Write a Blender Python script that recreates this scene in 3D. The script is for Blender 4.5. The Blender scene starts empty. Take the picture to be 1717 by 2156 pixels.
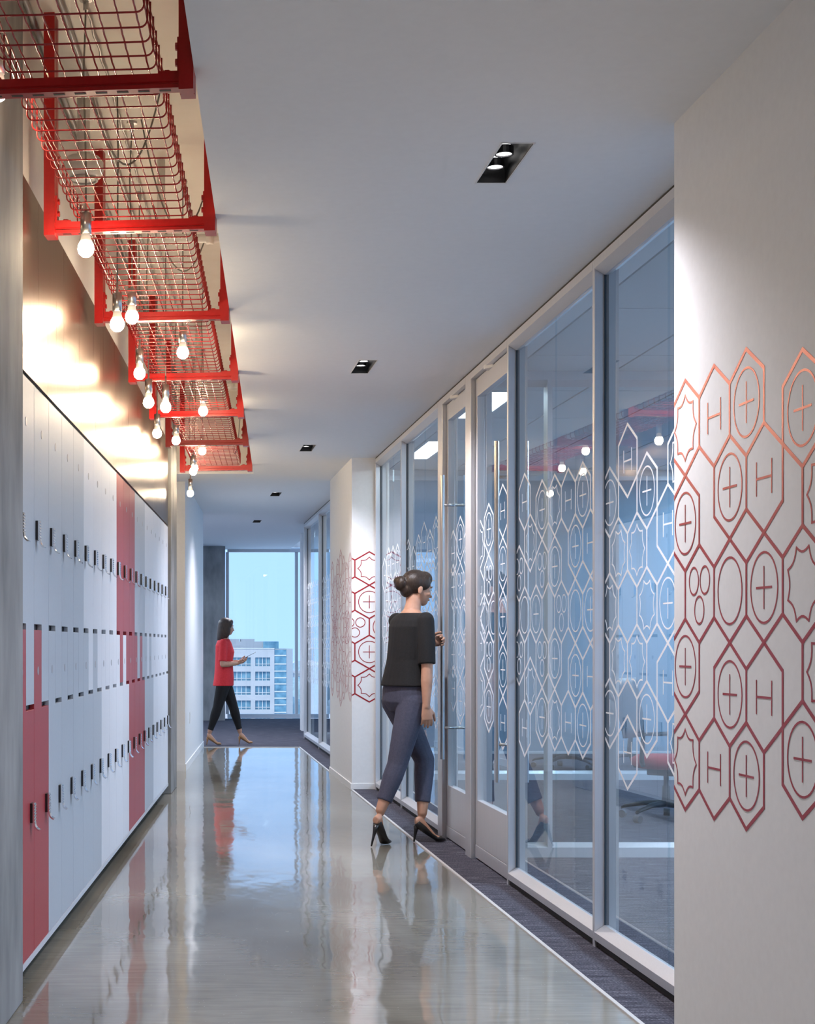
import bpy, bmesh, math, random
from mathutils import Vector, Matrix

random.seed(7)
SC = bpy.context.scene
COL = SC.collection

# ------------------------------------------------------------------ camera
CAM_Z = 1.25
F_PX, VPX, VPY, IW, IH = 3270.0, 363.0, 1356.0, 1717.0, 2156.0
cam = bpy.data.cameras.new('camera')
cam.sensor_fit = 'VERTICAL'
cam.sensor_height = 36.0
cam.sensor_width = 36.0 * IW / IH
cam.lens = 36.0 * F_PX / IH
cam.shift_x = (IW / 2 - VPX) / IH
cam.shift_y = (VPY - IH / 2) / IH
cam.clip_end = 3000
camo = bpy.data.objects.new('camera', cam)
camo.location = (0, 0, CAM_Z)
camo.rotation_euler = (math.pi / 2, 0, 0)
COL.objects.link(camo)
SC.camera = camo

# ------------------------------------------------------------------ world, exposure
SC.view_settings.view_transform = 'Standard'
SC.view_settings.look = 'None'
SC.view_settings.gamma = 1.0
SC.view_settings.use_curve_mapping = False
SC.view_settings.exposure = 0.10
w = bpy.data.worlds.new('sky'); SC.world = w
w.use_nodes = True
wn, wl = w.node_tree.nodes, w.node_tree.links
for n in list(wn): wn.remove(n)
wo = wn.new('ShaderNodeOutputWorld'); wb = wn.new('ShaderNodeBackground')
tc = wn.new('ShaderNodeTexCoord'); sx = wn.new('ShaderNodeSeparateXYZ')
mr = wn.new('ShaderNodeMapRange'); rp = wn.new('ShaderNodeValToRGB')
mr.inputs['From Min'].default_value = -0.05; mr.inputs['From Max'].default_value = 0.6
rp.color_ramp.elements[0].color = (0.50, 0.80, 1.30, 1)
rp.color_ramp.elements[1].color = (0.40, 0.72, 1.30, 1)
wl.new(tc.outputs['Generated'], sx.inputs[0]); wl.new(sx.outputs['Z'], mr.inputs['Value'])
wl.new(mr.outputs[0], rp.inputs[0]); wl.new(rp.outputs[0], wb.inputs['Color'])
wb.inputs['Strength'].default_value = 1.08
wl.new(wb.outputs[0], wo.inputs['Surface'])
sun = bpy.data.lights.new('outdoor_fill_sun', 'SUN'); sun.energy = 3.2; sun.angle = math.radians(40); sun.color = (1.0, 0.90, 0.74)  # broad sun added to brighten building and ground under an overcast sky
suno = bpy.data.objects.new('outdoor_fill_sun', sun); COL.objects.link(suno)
suno.rotation_euler = Vector((0.45, 1.0, -0.85)).to_track_quat('-Z', 'Y').to_euler()

cy = SC.cycles
cy.use_denoising = True
cy.max_bounces = 6; cy.diffuse_bounces = 3; cy.glossy_bounces = 4
cy.transmission_bounces = 6; cy.transparent_max_bounces = 32
cy.sample_clamp_indirect = 6.0
cy.use_adaptive_sampling = True; cy.adaptive_threshold = 0.045; cy.adaptive_min_samples = 16
cy.caustics_reflective = False; cy.caustics_refractive = False

# levels of the bulbs, the downlights and the added fill panels
E_BULB, E_DOWN, E_FILL = 215.0, 185.0, 34.0

# ------------------------------------------------------------------ geometry constants
TAN = 224.0 / F_PX                    # the locker wall leans this much off the view axis
TH = math.atan(TAN)
CEIL = 2.845
XG = 1.79                             # glass plane of the right-hand wall
XF = 1.739                            # outer face of its frame
XC = 1.539                            # face of the plaster piers
DL = 0.92                             # distance of the locker faces


def LP(D, Y, z=0.0):
    return Vector((TAN * Y - D, Y, z))


# ------------------------------------------------------------------ mesh helpers
class MB:
    def __init__(s): s.v = []; s.f = []
    def add(s, vs, fs):
        o = len(s.v); s.v += [tuple(p) for p in vs]; s.f += [tuple(i + o for i in f) for f in fs]; return s
    def box(s, x0, x1, y0, y1, z0, z1):
        vs = [(x0,y0,z0),(x1,y0,z0),(x1,y1,z0),(x0,y1,z0),(x0,y0,z1),(x1,y0,z1),(x1,y1,z1),(x0,y1,z1)]
        return s.add(vs, [(0,3,2,1),(4,5,6,7),(0,1,5,4),(1,2,6,5),(2,3,7,6),(3,0,4,7)])
    def prism(s, poly, axis, lo, hi):
        """poly: 2D points; axis 'x','y','z' is the extrusion direction"""
        n = len(poly)
        def P(a, b, t):
            return {'x': (t, a, b), 'y': (a, t, b), 'z': (a, b, t)}[axis]
        vs = [P(a, b, lo) for a, b in poly] + [P(a, b, hi) for a, b in poly]
        fs = [tuple(range(n - 1, -1, -1)), tuple(range(n, 2 * n))]
        fs += [(i, (i + 1) % n, n + (i + 1) % n, n + i) for i in range(n)]
        return s.add(vs, fs)
    def rings(s, rings, cap=True, closed=False):
        n = len(rings[0]); o = len(s.v)
        for r in rings: s.v += [tuple(p) for p in r]
        m = len(rings)
        for k in range(m if closed else m - 1):
            for i in range(n):
                a = o + k * n + i; b = o + k * n + (i + 1) % n
                c = o + ((k + 1) % m) * n + (i + 1) % n; d = o + ((k + 1) % m) * n + i
                s.f.append((a, b, c, d))
        if cap and not closed:
            s.f.append(tuple(o + i for i in range(n - 1, -1, -1)))
            s.f.append(tuple(o + (m - 1) * n + i for i in range(n)))
        return s
    def tube(s, path, r, seg=8, closed=False):
        path = [Vector(p) for p in path]; n = len(path); rr = []
        up = None
        for i, p in enumerate(path):
            a = path[(i - 1) % n] if (closed or i > 0) else p
            b = path[(i + 1) % n] if (closed or i < n - 1) else p
            t = (b - a).normalized()
            if up is None:
                up = Vector((0, 0, 1)) if abs(t.z) < 0.9 else Vector((1, 0, 0))
            side = t.cross(up)
            if side.length < 1e-6: side = t.orthogonal()
            side.normalize(); up = side.cross(t).normalized()
            rad = r[i] if isinstance(r, (list, tuple)) else r
            rr.append([p + (side * math.cos(2 * math.pi * k / seg) + up * math.sin(2 * math.pi * k / seg)) * rad for k in range(seg)])
        return s.rings(rr, True, closed)
    def lathe(s, prof, seg=20, c=(0, 0, 0)):
        rr = []
        for r, z in prof:
            rr.append([(c[0] + max(r, 1e-4) * math.cos(2 * math.pi * k / seg), c[1] + max(r, 1e-4) * math.sin(2 * math.pi * k / seg), c[2] + z) for k in range(seg)])
        return s.rings(rr)
    def loft(s, secs, seg=20):
        """secs: (centre, side vector, half width, fwd vector, half depth)"""
        rr = []
        for c, sd, a, fw, b in secs:
            c = Vector(c); sd = Vector(sd); fw = Vector(fw)
            rr.append([c + sd * (a * math.cos(2 * math.pi * k / seg)) + fw * (b * math.sin(2 * math.pi * k / seg)) for k in range(seg)])
        return s.rings(rr)
    def ball(s, c, rx, ry=None, rz=None, rot=None, seg=16, rows=10):
        ry = rx if ry is None else ry; rz = rx if rz is None else rz
        c = Vector(c); rr = []
        for j in range(rows + 1):
            ph = -math.pi / 2 + math.pi * j / rows
            cr = max(math.cos(ph), 0.01)
            ring = []
            for k in range(seg):
                p = Vector((rx * cr * math.cos(2 * math.pi * k / seg), ry * cr * math.sin(2 * math.pi * k / seg), rz * math.sin(ph)))
                if rot is not None: p = rot @ p
                ring.append(c + p)
            rr.append(ring)
        return s.rings(rr)
    def mesh(s, name):
        me = bpy.data.meshes.new(name); me.from_pydata(s.v, [], s.f); me.validate()
        bm = bmesh.new(); bm.from_mesh(me); bmesh.ops.recalc_face_normals(bm, faces=bm.faces); bm.to_mesh(me); bm.free()
        return me


def link(name, me, mat=None, parent=None, loc=(0, 0, 0), rotz=0.0, smooth=False, bevel=0.0):
    o = bpy.data.objects.new(name, me)
    COL.objects.link(o)
    o.location = loc; o.rotation_euler = (0, 0, rotz)
    if parent is not None: o.parent = parent
    if me is not None:
        if mat is not None and not me.materials: me.materials.append(mat)
        if smooth and me.polygons:
            me.polygons.foreach_set('use_smooth', [True] * len(me.polygons))
    if bevel:
        b = o.modifiers.new('bevel', 'BEVEL'); b.width = bevel; b.segments = 2; b.limit_method = 'ANGLE'
    return o


def part(name, mb, mat, parent=None, **k):
    return link(name, mb.mesh(name), mat, parent, **k)


def tag(o, label, cat, group=None):
    o['label'] = label; o['category'] = cat
    if group: o['group'] = group
    return o


def thing(name, label, cat, loc=(0, 0, 0), rotz=0.0, group=None):
    o = bpy.data.objects.new(name, None); COL.objects.link(o)
    o.location = loc; o.rotation_euler = (0, 0, rotz)
    return tag(o, label, cat, group)


def struct(name, mb, mat, parent=None, **k):
    o = part(name, mb, mat, parent, **k)
    if parent is None: o['kind'] = 'structure'
    return o


def sempty(name, loc=(0, 0, 0), rotz=0.0):
    o = bpy.data.objects.new(name, None); COL.objects.link(o)
    o.location = loc; o.rotation_euler = (0, 0, rotz); o['kind'] = 'structure'
    return o


def remesh(mb, voxel, smooth=2, name='body'):
    me = mb.mesh(name)
    o = bpy.data.objects.new('tmp', me); COL.objects.link(o)
    m = o.modifiers.new('r', 'REMESH'); m.mode = 'VOXEL'; m.voxel_size = voxel
    if smooth:
        q = o.modifiers.new('s', 'SMOOTH'); q.factor = 0.5; q.iterations = smooth
    dg = bpy.context.evaluated_depsgraph_get()
    ev = o.evaluated_get(dg)
    out = bpy.data.meshes.new_from_object(ev)
    out.name = name
    bpy.data.objects.remove(o); bpy.data.meshes.remove(me)
    return out


# ------------------------------------------------------------------ materials
def mat(name, base, rough=0.5, metal=0.0, spec=0.5, **k):
    m = bpy.data.materials.new(name); m.use_nodes = True
    nt = m.node_tree; b = nt.nodes['Principled BSDF']
    b.inputs['Base Color'].default_value = (*base, 1)
    b.inputs['Roughness'].default_value = rough
    b.inputs['Metallic'].default_value = metal
    b.inputs['Specular IOR Level'].default_value = spec
    if 'aniso' in k:
        b.inputs['Anisotropic'].default_value = k['aniso']
    if 'coat' in k:
        b.inputs['Coat Weight'].default_value = k['coat']; b.inputs['Coat Roughness'].default_value = 0.08
    if 'emit' in k:
        b.inputs['Emission Color'].default_value = (*k['emit'][0], 1); b.inputs['Emission Strength'].default_value = k['emit'][1]
    return m


def noisy(name, c1, c2, scale=(1, 1, 1), nscale=5.0, detail=6.0, rough=0.5, metal=0.0, bump=0.0, spec=0.5, lo=0.3, hi=0.7, dist=0.02, rvar=0.0, **k):
    m = mat(name, c1, rough, metal, spec, **k)
    nt = m.node_tree; N, L = nt.nodes, nt.links; b = N['Principled BSDF']
    t = N.new('ShaderNodeTexCoord'); mp = N.new('ShaderNodeMapping'); mp.inputs['Scale'].default_value = scale
    ns = N.new('ShaderNodeTexNoise'); ns.inputs['Scale'].default_value = nscale; ns.inputs['Detail'].default_value = detail
    cr = N.new('ShaderNodeValToRGB')
    cr.color_ramp.elements[0].position = lo; cr.color_ramp.elements[1].position = hi
    cr.color_ramp.elements[0].color = (*c1, 1); cr.color_ramp.elements[1].color = (*c2, 1)
    L.new(t.outputs['Object'], mp.inputs['Vector']); L.new(mp.outputs[0], ns.inputs['Vector'])
    L.new(ns.outputs['Fac'], cr.inputs[0]); L.new(cr.outputs[0], b.inputs['Base Color'])
    if bump:
        bp = N.new('ShaderNodeBump'); bp.inputs['Strength'].default_value = bump; bp.inputs['Distance'].default_value = dist
        L.new(ns.outputs['Fac'], bp.inputs['Height']); L.new(bp.outputs[0], b.inputs['Normal'])
    if rvar:
        ma = N.new('ShaderNodeMapRange'); ma.inputs['To Min'].default_value = rough - rvar; ma.inputs['To Max'].default_value = rough + rvar
        L.new(ns.outputs['Fac'], ma.inputs['Value']); L.new(ma.outputs[0], b.inputs['Roughness'])
    return m


def glass_mat(name, tint=(0.93, 0.97, 0.98), f0=0.05, gain=1.0):
    m = bpy.data.materials.new(name); m.use_nodes = True
    N, L = m.node_tree.nodes, m.node_tree.links
    for n in list(N): N.remove(n)
    out = N.new('ShaderNodeOutputMaterial'); mx = N.new('ShaderNodeMixShader')
    tr = N.new('ShaderNodeBsdfTransparent'); gl = N.new('ShaderNodeBsdfGlossy')
    tr.inputs['Color'].default_value = (*tint, 1); gl.inputs['Roughness'].default_value = 0.0
    gl.inputs['Color'].default_value = (0.95, 0.98, 1, 1)
    lw = N.new('ShaderNodeLayerWeight'); lw.inputs['Blend'].default_value = 0.5
    pw = N.new('ShaderNodeMath'); pw.operation = 'POWER'; pw.inputs[1].default_value = 5.0
    ma = N.new('ShaderNodeMath'); ma.operation = 'MULTIPLY_ADD'; ma.inputs[1].default_value = (1 - f0) * gain; ma.inputs[2].default_value = f0
    L.new(lw.outputs['Facing'], pw.inputs[0]); L.new(pw.outputs[0], ma.inputs[0])
    ge = N.new('ShaderNodeNewGeometry'); iv = N.new('ShaderNodeMath'); iv.operation = 'SUBTRACT'; iv.inputs[0].default_value = 1.0
    ml = N.new('ShaderNodeMath'); ml.operation = 'MULTIPLY'
    L.new(ge.outputs['Backfacing'], iv.inputs[1]); L.new(iv.outputs[0], ml.inputs[0]); L.new(ma.outputs[0], ml.inputs[1])
    L.new(ml.outputs[0], mx.inputs['Fac'])
    L.new(tr.outputs[0], mx.inputs[1]); L.new(gl.outputs[0], mx.inputs[2]); L.new(mx.outputs[0], out.inputs['Surface'])
    return m


def emit_mat(name, col, strength):
    m = bpy.data.materials.new(name); m.use_nodes = True
    N, L = m.node_tree.nodes, m.node_tree.links
    for n in list(N): N.remove(n)
    out = N.new('ShaderNodeOutputMaterial'); e = N.new('ShaderNodeEmission')
    e.inputs['Color'].default_value = (*col, 1); e.inputs['Strength'].default_value = strength
    L.new(e.outputs[0], out.inputs['Surface'])
    return m


M = {}
M['paint'] = noisy('white_paint', (0.80, 0.80, 0.80), (0.83, 0.83, 0.83), nscale=40, rough=0.6, bump=0.03, dist=0.002)
M['ceiling'] = noisy('ceiling_paint', (0.90, 0.90, 0.90), (0.92, 0.92, 0.92), nscale=30, rough=0.75)
M['slab'] = noisy('painted_slab', (0.84, 0.80, 0.75), (0.88, 0.85, 0.81), nscale=6, rough=0.8, bump=0.2, dist=0.01)
M['beige'] = noisy('bulkhead_board', (0.62, 0.52, 0.44), (0.70, 0.60, 0.52), nscale=3, rough=0.8)
M['concrete'] = noisy('raw_concrete', (0.155, 0.16, 0.17), (0.29, 0.295, 0.30), scale=(1.3, 1.3, 0.5), nscale=5, detail=10, rough=0.75, bump=0.35, dist=0.01)
M['white_frame'] = mat('frame_aluminium', (0.62, 0.63, 0.66), 0.38, 0.35)
M['frame'] = noisy('satin_aluminium', (0.60, 0.60, 0.62), (0.64, 0.64, 0.66), scale=(1, 1, 0.02), nscale=200, rough=0.38, metal=0.45)
M['gap_shade'] = mat('recess_shade', (0.02, 0.018, 0.018), 0.7)  # near-black colour standing in for shade in gaps and slots
M['gasket'] = mat('dark_gasket', (0.03, 0.05, 0.07), 0.5)
M['shade'] = noisy('shade_fabric', (0.23, 0.31, 0.39), (0.26, 0.34, 0.42), nscale=300, rough=0.9)
M['glass'] = glass_mat('partition_glass', (0.90, 0.955, 0.975), 0.085, 1.0)
M['winglass'] = glass_mat('window_glass', (0.95, 0.98, 0.99), 0.06, 0.9)
M['decal_white'] = mat('white_vinyl', (0.86, 0.87, 0.90), 0.5)
M['decal_red'] = noisy('red_vinyl', (0.36, 0.018, 0.026), (0.42, 0.026, 0.034), nscale=900, rough=0.33, metal=0.3)
M['silver_trim'] = mat('floor_trim', (0.72, 0.69, 0.66), 0.35, 0.3)
M['loc_grey'] = noisy('locker_grey', (0.43, 0.475, 0.535), (0.45, 0.495, 0.555), nscale=60, rough=0.42)
M['loc_white'] = noisy('locker_white', (0.69, 0.72, 0.78), (0.71, 0.74, 0.80), nscale=60, rough=0.42)
M['loc_red'] = noisy('locker_red', (0.34, 0.030, 0.040), (0.37, 0.034, 0.044), nscale=60, rough=0.40)
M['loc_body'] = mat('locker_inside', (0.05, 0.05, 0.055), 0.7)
M['plinth'] = mat('locker_plinth', (0.55, 0.58, 0.64), 0.45)
M['disc'] = mat('number_disc', (0.42, 0.43, 0.46), 0.35, 0.7)
M['black_plastic'] = mat('black_plastic', (0.012, 0.012, 0.016), 0.45)
M['chrome'] = mat('chrome', (0.82, 0.83, 0.85), 0.12, 1.0)
M['steel'] = noisy('brushed_steel', (0.50, 0.49, 0.48), (0.58, 0.57, 0.56), scale=(1, 1, 0.03), nscale=300, rough=0.3, metal=1.0)
M['red_steel'] = noisy('red_enamel', (0.36, 0.006, 0.007), (0.41, 0.008, 0.009), nscale=80, rough=0.34)
M['red_wire'] = mat('red_wire', (0.36, 0.020, 0.022), 0.25, 0.2)
M['galv'] = mat('galvanised', (0.45, 0.45, 0.45), 0.4, 0.8)
M['cord'] = mat('grey_cord', (0.16, 0.15, 0.14), 0.6)
M['white_plastic'] = mat('white_plastic', (0.80, 0.79, 0.77), 0.45)
M['bulb_glass'] = mat('bulb_collar', (0.85, 0.80, 0.72), 0.35, emit=((1.0, 0.80, 0.60), 0.45))
M['bulb_lit'] = emit_mat('bulb_lit', (1.0, 0.77, 0.50), E_BULB)
M['lamp_lit'] = emit_mat('lamp_lit', (1.0, 0.97, 0.96), 5.0)
M['fill_panel_lit'] = emit_mat('fill_panel_lit', (0.80, 0.92, 1.10), E_FILL)  # cool emission for the unseen added panels
M['panel_soft'] = emit_mat('panel_soft', (0.88, 0.95, 1.0), 15.0)
M['lamp_lit'].cycles.emission_sampling = 'NONE'; M['bulb_glass'].cycles.emission_sampling = 'NONE'
M['black_trim'] = mat('black_housing', (0.006, 0.006, 0.007), 0.6)
M['tile'] = noisy('ceiling_tile', (0.68, 0.69, 0.70), (0.74, 0.75, 0.76), nscale=150, rough=0.9)
M['skin'] = noisy('skin', (0.50, 0.27, 0.18), (0.56, 0.31, 0.21), nscale=30, rough=0.5)
M['hair'] = noisy('dark_hair', (0.012, 0.008, 0.006), (0.05, 0.03, 0.02), scale=(1, 1, 0.15), nscale=160, rough=0.42, bump=0.5, dist=0.004)
M['hair2'] = noisy('brown_hair', (0.018, 0.011, 0.009), (0.06, 0.035, 0.025), scale=(1, 1, 0.1), nscale=160, rough=0.45, bump=0.5, dist=0.004)
M['black_cloth'] = noisy('black_knit', (0.004, 0.004, 0.005), (0.008, 0.008, 0.009), nscale=120, rough=0.9, bump=0.1, dist=0.003)
M['navy_cloth'] = noisy('slate_trousers', (0.050, 0.053, 0.085), (0.068, 0.070, 0.108), nscale=90, rough=0.85, bump=0.1, dist=0.003)
M['red_cloth'] = noisy('red_blouse', (0.60, 0.022, 0.030), (0.68, 0.03, 0.04), nscale=60, rough=0.8, bump=0.1, dist=0.004)
M['black_leather'] = mat('black_leather', (0.010, 0.010, 0.011), 0.33)
M['tan_leather'] = mat('tan_leather', (0.42, 0.22, 0.10), 0.4)
M['eye'] = mat('eye_white', (0.7, 0.7, 0.7), 0.2)
M['lip'] = mat('lip', (0.38, 0.12, 0.10), 0.45)
M['tablet'] = mat('tablet_shell', (0.65, 0.66, 0.68), 0.3, 0.5)
M['screen'] = mat('tablet_screen', (0.55, 0.62, 0.7), 0.1)
M['chair_red'] = noisy('red_upholstery', (0.42, 0.04, 0.05), (0.48, 0.05, 0.06), nscale=200, rough=0.9)
M['chair_dark'] = mat('dark_plastic', (0.045, 0.047, 0.052), 0.45)
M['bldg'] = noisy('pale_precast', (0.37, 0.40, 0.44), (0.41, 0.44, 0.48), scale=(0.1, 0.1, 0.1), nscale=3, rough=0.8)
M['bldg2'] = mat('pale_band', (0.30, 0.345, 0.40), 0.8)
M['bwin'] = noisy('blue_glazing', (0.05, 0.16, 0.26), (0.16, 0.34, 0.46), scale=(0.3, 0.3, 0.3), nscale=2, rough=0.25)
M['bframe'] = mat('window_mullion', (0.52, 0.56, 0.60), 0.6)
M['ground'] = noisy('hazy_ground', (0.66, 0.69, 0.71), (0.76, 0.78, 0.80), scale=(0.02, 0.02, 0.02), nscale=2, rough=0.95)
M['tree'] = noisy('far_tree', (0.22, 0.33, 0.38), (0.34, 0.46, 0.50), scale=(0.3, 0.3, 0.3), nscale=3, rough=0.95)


def floor_material():
    m = noisy('polished_concrete', (0.165, 0.150, 0.122), (0.310, 0.298, 0.255), scale=(1, 0.55, 1), nscale=1.1, detail=9, rough=0.10, lo=0.36, hi=0.64)
    N, L = m.node_tree.nodes, m.node_tree.links; b = N['Principled BSDF']
    b.inputs['IOR'].default_value = 1.7
    t = N.new('ShaderNodeTexCoord')
    # broad, very shallow trowel waves stretch the mirror images
    mp = N.new('ShaderNodeMapping'); mp.inputs['Scale'].default_value = (5, 2.0, 1)
    n1 = N.new('ShaderNodeTexNoise'); n1.inputs['Scale'].default_value = 1.3; n1.inputs['Detail'].default_value = 2
    bp = N.new('ShaderNodeBump'); bp.inputs['Strength'].default_value = 0.05; bp.inputs['Distance'].default_value = 0.03
    L.new(t.outputs['Object'], mp.inputs['Vector']); L.new(mp.outputs[0], n1.inputs['Vector'])
    L.new(n1.outputs['Fac'], bp.inputs['Height']); L.new(bp.outputs[0], b.inputs['Normal'])
    # roughness blotches
    n2 = N.new('ShaderNodeTexNoise'); n2.inputs['Scale'].default_value = 2.5; n2.inputs['Detail'].default_value = 6
    L.new(t.outputs['Object'], n2.inputs['Vector'])
    mrr = N.new('ShaderNodeMapRange'); mrr.inputs['From Min'].default_value = 0.3; mrr.inputs['From Max'].default_value = 0.75
    mrr.inputs['To Min'].default_value = 0.025; mrr.inputs['To Max'].default_value = 0.10
    L.new(n2.outputs['Fac'], mrr.inputs['Value']); L.new(mrr.outputs[0], b.inputs['Roughness'])
    cr0 = [n for n in N if n.type == 'VALTORGB'][0]
    mp3 = N.new('ShaderNodeMapping'); mp3.inputs['Scale'].default_value = (4, 30, 1)
    n3 = N.new('ShaderNodeTexNoise'); n3.inputs['Scale'].default_value = 1.2; n3.inputs['Detail'].default_value = 8
    L.new(t.outputs['Object'], mp3.inputs['Vector']); L.new(mp3.outputs[0], n3.inputs['Vector'])
    mr3 = N.new('ShaderNodeMapRange'); mr3.inputs['From Min'].default_value = 0.3; mr3.inputs['From Max'].default_value = 0.7
    mr3.inputs['To Min'].default_value = 0.88; mr3.inputs['To Max'].default_value = 1.10
    L.new(n3.outputs['Fac'], mr3.inputs['Value'])
    vo = N.new('ShaderNodeTexVoronoi'); vo.inputs['Scale'].default_value = 26
    L.new(t.outputs['Object'], vo.inputs['Vector'])
    sp_ = N.new('ShaderNodeMapRange'); sp_.inputs['From Min'].default_value = 0.035; sp_.inputs['From Max'].default_value = 0.06
    sp_.inputs['To Min'].default_value = 1.0; sp_.inputs['To Max'].default_value = 0.0
    L.new(vo.outputs['Distance'], sp_.inputs['Value'])
    mu = N.new('ShaderNodeMix'); mu.data_type = 'RGBA'; mu.blend_type = 'MULTIPLY'; mu.inputs['Factor'].default_value = 1.0
    L.new(cr0.outputs[0], mu.inputs['A']); L.new(mr3.outputs[0], mu.inputs['B'])
    m2 = N.new('ShaderNodeMix'); m2.data_type = 'RGBA'; m2.inputs['B'].default_value = (0.55, 0.53, 0.50, 1)
    sc_ = N.new('ShaderNodeMath'); sc_.operation = 'MULTIPLY'; sc_.inputs[1].default_value = 0.8
    L.new(sp_.outputs[0], sc_.inputs[0]); L.new(sc_.outputs[0], m2.inputs['Factor']); L.new(mu.outputs['Result'], m2.inputs['A'])
    L.new(m2.outputs['Result'], b.inputs['Base Color'])
    return m


def carpet_material():
    m = mat('carpet', (0.06, 0.06, 0.075), 0.95, 0, 0.1)
    N, L = m.node_tree.nodes, m.node_tree.links; b = N['Principled BSDF']
    t = N.new('ShaderNodeTexCoord')
    mp = N.new('ShaderNodeMapping'); mp.inputs['Scale'].default_value = (6, 120, 1)
    n1 = N.new('ShaderNodeTexNoise'); n1.inputs['Scale'].default_value = 1.0; n1.inputs['Detail'].default_value = 3
    mp2 = N.new('ShaderNodeMapping'); mp2.inputs['Scale'].default_value = (120, 260, 1)
    n2 = N.new('ShaderNodeTexNoise'); n2.inputs['Scale'].default_value = 1.0; n2.inputs['Detail'].default_value = 2
    ad = N.new('ShaderNodeMath'); ad.operation = 'MULTIPLY'
    cr = N.new('ShaderNodeValToRGB')
    cr.color_ramp.elements[0].position = 0.18; cr.color_ramp.elements[0].color = (0.036, 0.035, 0.048, 1)
    cr.color_ramp.elements[1].position = 0.46; cr.color_ramp.elements[1].color = (0.33, 0.33, 0.37, 1)
    e = cr.color_ramp.elements.new(0.30); e.color = (0.094, 0.091, 0.116, 1)
    L.new(t.outputs['Object'], mp.inputs['Vector']); L.new(mp.outputs[0], n1.inputs['Vector'])
    L.new(t.outputs['Object'], mp2.inputs['Vector']); L.new(mp2.outputs[0], n2.inputs['Vector'])
    L.new(n1.outputs['Fac'], ad.inputs[0]); L.new(n2.outputs['Fac'], ad.inputs[1])
    L.new(ad.outputs[0], cr.inputs[0]); L.new(cr.outputs[0], b.inputs['Base Color'])
    bp = N.new('ShaderNodeBump'); bp.inputs['Strength'].default_value = 0.4; bp.inputs['Distance'].default_value = 0.004
    L.new(n2.outputs['Fac'], bp.inputs['Height']); L.new(bp.outputs[0], b.inputs['Normal'])
    return m


def bronze_material():
    m = noisy('bronze_sheet', (0.125, 0.088, 0.068), (0.190, 0.137, 0.106), scale=(30, 30, 0.35), nscale=3, detail=5, rough=0.30, metal=0.95, rvar=0.07)
    N, L = m.node_tree.nodes, m.node_tree.links; b = N['Principled BSDF']
    t = N.new('ShaderNodeTexCoord'); mp = N.new('ShaderNodeMapping'); mp.inputs['Scale'].default_value = (260, 260, 1.2)
    n1 = N.new('ShaderNodeTexNoise'); n1.inputs['Scale'].default_value = 1.0; n1.inputs['Detail'].default_value = 3
    bp = N.new('ShaderNodeBump'); bp.inputs['Strength'].default_value = 0.10; bp.inputs['Distance'].default_value = 0.002
    L.new(t.outputs['Object'], mp.inputs['Vector']); L.new(mp.outputs[0], n1.inputs['Vector'])
    L.new(n1.outputs['Fac'], bp.inputs['Height']); L.new(bp.outputs[0], b.inputs['Normal'])
    return m


M['floor'] = floor_material()
M['carpet'] = carpet_material()
M['bronze'] = bronze_material()

# ================================================================== STRUCTURE
YB, YFAR = -4.0, 26.0           # back wall, window wall
XR = 5.6                        # outer wall of the offices
Y_STRIP = 18.79                 # where the concrete floor stops
XS = 1.533                      # edge of the concrete along the right
Y_OPEN = 14.55                  # end of the ceiling slot
SLAB = 3.62
DO = 0.235                      # edge of the ceiling slot
# floor: polished concrete in the corridor, carpet elsewhere
fb = MB().prism([(-1.5, YB), (XS, YB), (XS, Y_STRIP), (LP(0.95, Y_STRIP).x, Y_STRIP), (LP(1.6, 8).x - 0.4, Y_STRIP)], 'z', -0.12, 0.0)
struct('floor', fb, M['floor'])
fc = MB()
fc.prism([(XS + 0.016, YB), (XR, YB), (XR, YFAR), (-6, YFAR), (-6, Y_STRIP + 0.016), (XS + 0.016, Y_STRIP + 0.016)], 'z', -0.12, 0.002)
struct('floor', fc, M['carpet'])
tr = MB()
tr.prism([(XS, YB), (XS + 0.016, YB), (XS + 0.016, Y_STRIP + 0.016), (LP(0.92, Y_STRIP).x, Y_STRIP + 0.016), (LP(0.92, Y_STRIP).x, Y_STRIP), (XS, Y_STRIP)], 'z', -0.10, 0.006)
struct('trim_1', tr, M['silver_trim'])

# ceilings
XCT = 1.98
XDL, WDX, WDY = 1.102, 0.052, 0.215
DLY = [5.157, 8.935, 12.64, 16.54, 20.19, 1.45, -2.25]
cb = MB().prism([(LP(DO, YB).x, YB), (XDL - WDX, YB), (XDL - WDX, YFAR + 0.2), (-6, YFAR + 0.2), (-6, Y_OPEN), (LP(DO, Y_OPEN).x, Y_OPEN)], 'z', CEIL, CEIL + 0.03)
cb.box(XDL + WDX, XCT, YB, YFAR + 0.2, CEIL, CEIL + 0.03)
yy_ = YB
for yd in sorted(DLY) + [YFAR + 0.2 + WDY]:
    cb.box(XDL - WDX, XDL + WDX, yy_, yd - WDY, CEIL, CEIL + 0.03); yy_ = yd + WDY
struct('ceiling', cb, M['ceiling'])
co = MB().box(XCT, XR, YB, YFAR, CEIL + 0.016, CEIL + 0.04)
ceil_off = struct('ceiling', co, M['frame'])
struct('ceiling', MB().box(-6.2, 2.2, YB, YFAR, SLAB, SLAB + 0.2), M['slab'])
# bulkhead faces of the slot
struct('wall_bulkhead', MB().prism([(LP(DO, YB).x, YB), (LP(DO, YB).x + 0.03, YB), (LP(DO, Y_OPEN).x + 0.03, Y_OPEN), (LP(DO, Y_OPEN).x, Y_OPEN)], 'z', CEIL + 0.03, SLAB), M['beige'])
struct('wall_bulkhead', MB().box(-1.6, LP(DO, Y_OPEN).x + 0.03, Y_OPEN, Y_OPEN + 0.05, CEIL + 0.03, SLAB), M['slab'])

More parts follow.
